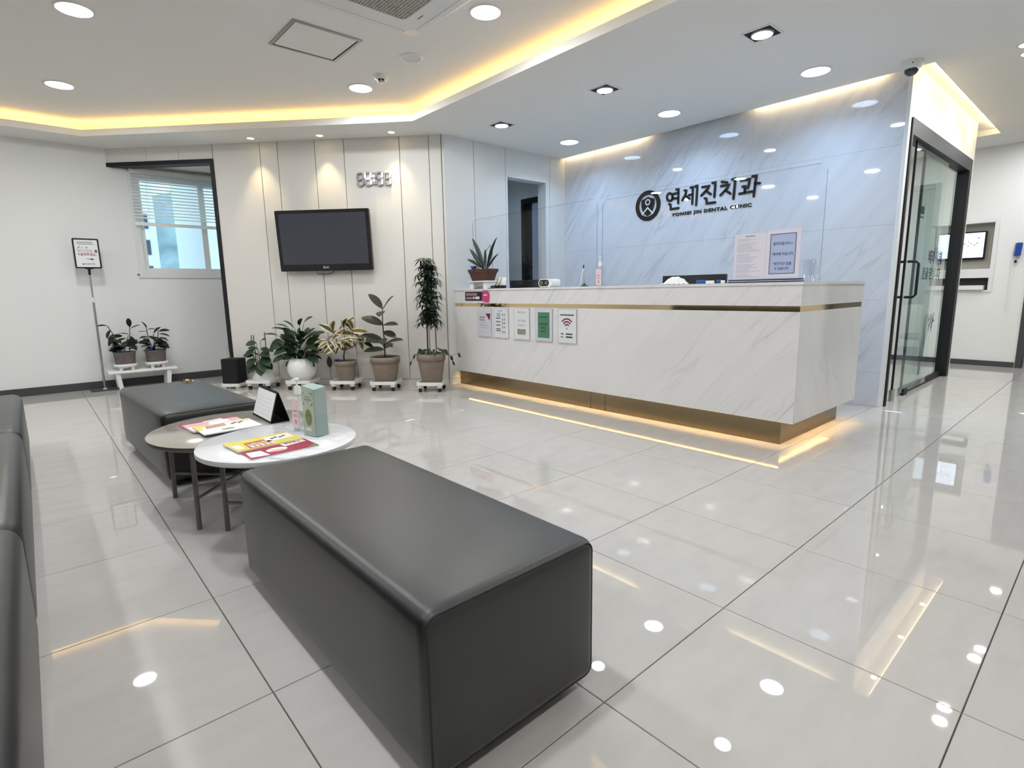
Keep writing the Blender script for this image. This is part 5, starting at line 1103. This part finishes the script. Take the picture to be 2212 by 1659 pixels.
for k in range(84):
    z = 0.60+0.66*k/83; an = k*2.4; rr = 0.06+0.045*math.sin(k*1.7)
    if z > 1.12: rr *= 0.9
    q = P3(rr*math.cos(an), rr*math.sin(an), z+random.uniform(-0.02, 0.03)); b = P3(-0.02+0.02*(z-0.5), 0, z-0.05)
    if k % 2 == 0: MB().tube([b, q], 0.0016, 4).build('leaf_stalk', 'stem_dark', t)
    T = Matrix.Translation(q) @ Matrix.Rotation(an+A_D, 4, 'Z') @ Matrix.Rotation(random.uniform(0.1, 0.7), 4, 'Y') @ Matrix.Diagonal((0.092, 0.092, 0.092, 1)); link('leaf', pm, t, T)
random.seed(8)
for k in range(26):
    an = random.uniform(0, 2*PI); rr = random.uniform(0.04, 0.15); q = P3(rr*math.cos(an)+0.02, rr*math.sin(an), s+0.03+random.uniform(0, 0.06)*(1-rr*4))
    leaf(t, lf_grn, q, P3(math.cos(an), math.sin(an), random.uniform(-0.5, 0.3)), random.uniform(0.045, 0.07), random.uniform(-0.8, 0.8))
for pts in ([(0.08, 0.05, s+0.02), (0.17, 0.06, s+0.06), (0.22, 0.06, s+0.0), (0.24, 0.06, s-0.05)], [(-0.08, 0.05, s+0.02), (-0.15, 0.06, s+0.02), (-0.19, 0.06, s-0.05)], [(0.10, 0.04, s+0.02), (0.22, 0.05, s+0.0), (0.30, 0.05, s+0.03)]):
    P = [P3(*p) for p in pts]; MB().tube(P, 0.002, 5).build('runner', 'stem_green', t)
    for i in range(1, len(P)): leaf(t, lf_drk, P[i], P3(0.3*(1 if pts[i][0] > 0 else -1), 0.4, -0.8), 0.055, 0.3*i, 1.2)

# two pots on the bench
for (x, lab, mirror) in ((0.775, 'left potted hoya with a long drooping twig on the white bench', 1), (1.070, 'right potted hoya with upright shoots on the white bench', -1)):
    st = thing('pot_stand', 'round white pot stand under the %s plant on the bench' % ('left' if mirror == 1 else 'right'), 'plant stand', (x, 7.42, 0.210))
    MB().lathe([(0.105, 0.038), (0.112, 0.042), (0.112, 0.072), (0.106, 0.072), (0.104, 0.052), (0.001, 0.052)], n=32, cap=False).lathe([(0.001, 0.038), (0.105, 0.038)], n=32, cap=False).build('tray', 'white_plastic', st)
    for k in range(4): a = PI/4+k*PI/2; MB().prism(rpoly(0.075*math.cos(a)-0.016, 0.075*math.cos(a)+0.016, 0.075*math.sin(a)-0.016, 0.075*math.sin(a)+0.016, 0.004, 2), 0, 0.038).build('foot', 'white_plastic', st)
    t, s = potted('potted_hoya', lab, (x, 7.42), 0.263, 'bowl', 0.110, 0.150, 'clay_grey')
    X = lambda r, z, a=0.0: Vector((r, -a, z))
    random.seed(3 if mirror == 1 else 9)
    if mirror == 1:
        twigs = [([(-0.02, s), (-0.06, 0.30), (-0.10, 0.40), (-0.12, 0.445)], [(-0.12, 0.445, -1, 0.15), (-0.10, 0.40, -0.6, -1.0), (-0.085, 0.35, -0.5, -1.1), (-0.065, 0.30, -0.3, -1.2), (-0.04, 0.24, -0.3, -1.1), (-0.07, 0.32, -0.8, -0.9)]),
                 ([(0.05, s), (0.07, 0.28), (0.075, 0.38), (0.08, 0.42)], [(0.08, 0.42, -0.1, 1.0), (0.08, 0.40, 1.0, 0.6), (0.07, 0.32, 0.2, -0.5), (0.06, 0.25, 0.5, -0.8)]),
                 ([(0.0, s), (0.03, 0.26), (0.06, 0.33)], [(0.0, 0.33, -1, 0.0), (0.03, 0.30, -0.9, -0.2), (0.05, 0.26, -0.8, -0.4), (0.03, 0.22, -0.7, -0.3), (0.02, 0.19, -0.8, 0.2), (0.06, 0.34, -0.9, 0.3)])]
    else:
        twigs = [([(-0.02, s), (-0.05, 0.27), (-0.06, 0.40)], [(-0.06, 0.40, -0.4, 0.9), (-0.06, 0.36, -1, 0.2), (-0.055, 0.30, -1, 0.05), (-0.05, 0.24, -1, 0.1), (-0.04, 0.19, -0.9, 0.2), (-0.05, 0.31, 0.6, -0.4)]),
                 ([(0.03, s), (0.04, 0.28), (0.05, 0.36)], [(0.05, 0.36, 1, 0.15), (0.05, 0.33, 1, -0.2), (0.05, 0.29, 1, -0.4), (0.04, 0.24, 1, -0.5), (0.04, 0.20, 1, -0.3), (0.04, 0.38, -1, 0.2), (0.05, 0.27, 0.5, -0.6)]),
                 ([(0.0, s), (0.0, 0.24), (0.0, 0.33)], [(0.0, 0.34, 0.3, 0.4), (0.0, 0.30, 0.7, -0.5), (0.0, 0.26, 0.7, -0.3), (0.0, 0.22, -0.2, -0.6), (0.02, 0.19, 0.8, 0.1)])]
    for tw, lv in twigs:
        MB().tube([X(*p) for p in tw], 0.0038, 6).build('twig', 'stem_dark', t)
        for r, z, dx, dz in lv: leaf(t, lf_drk, X(r, z, 0.02), Vector((dx, -0.35, dz)), random.uniform(0.095, 0.12), random.uniform(-0.6, 0.6), 1.05)
    for k in range(26):
        an = random.uniform(0, 2*PI); q = Vector((0.05*math.cos(an), 0.05*math.sin(an), s+random.uniform(0.02, 0.12))); leaf(t, lf_drk, q, Vector((math.cos(an), math.sin(an), random.uniform(-0.2, 0.8))), random.uniform(0.08, 0.11), random.uniform(-0.8, 0.8))
    feeder(t, Vector((-0.055, -0.05, s)))
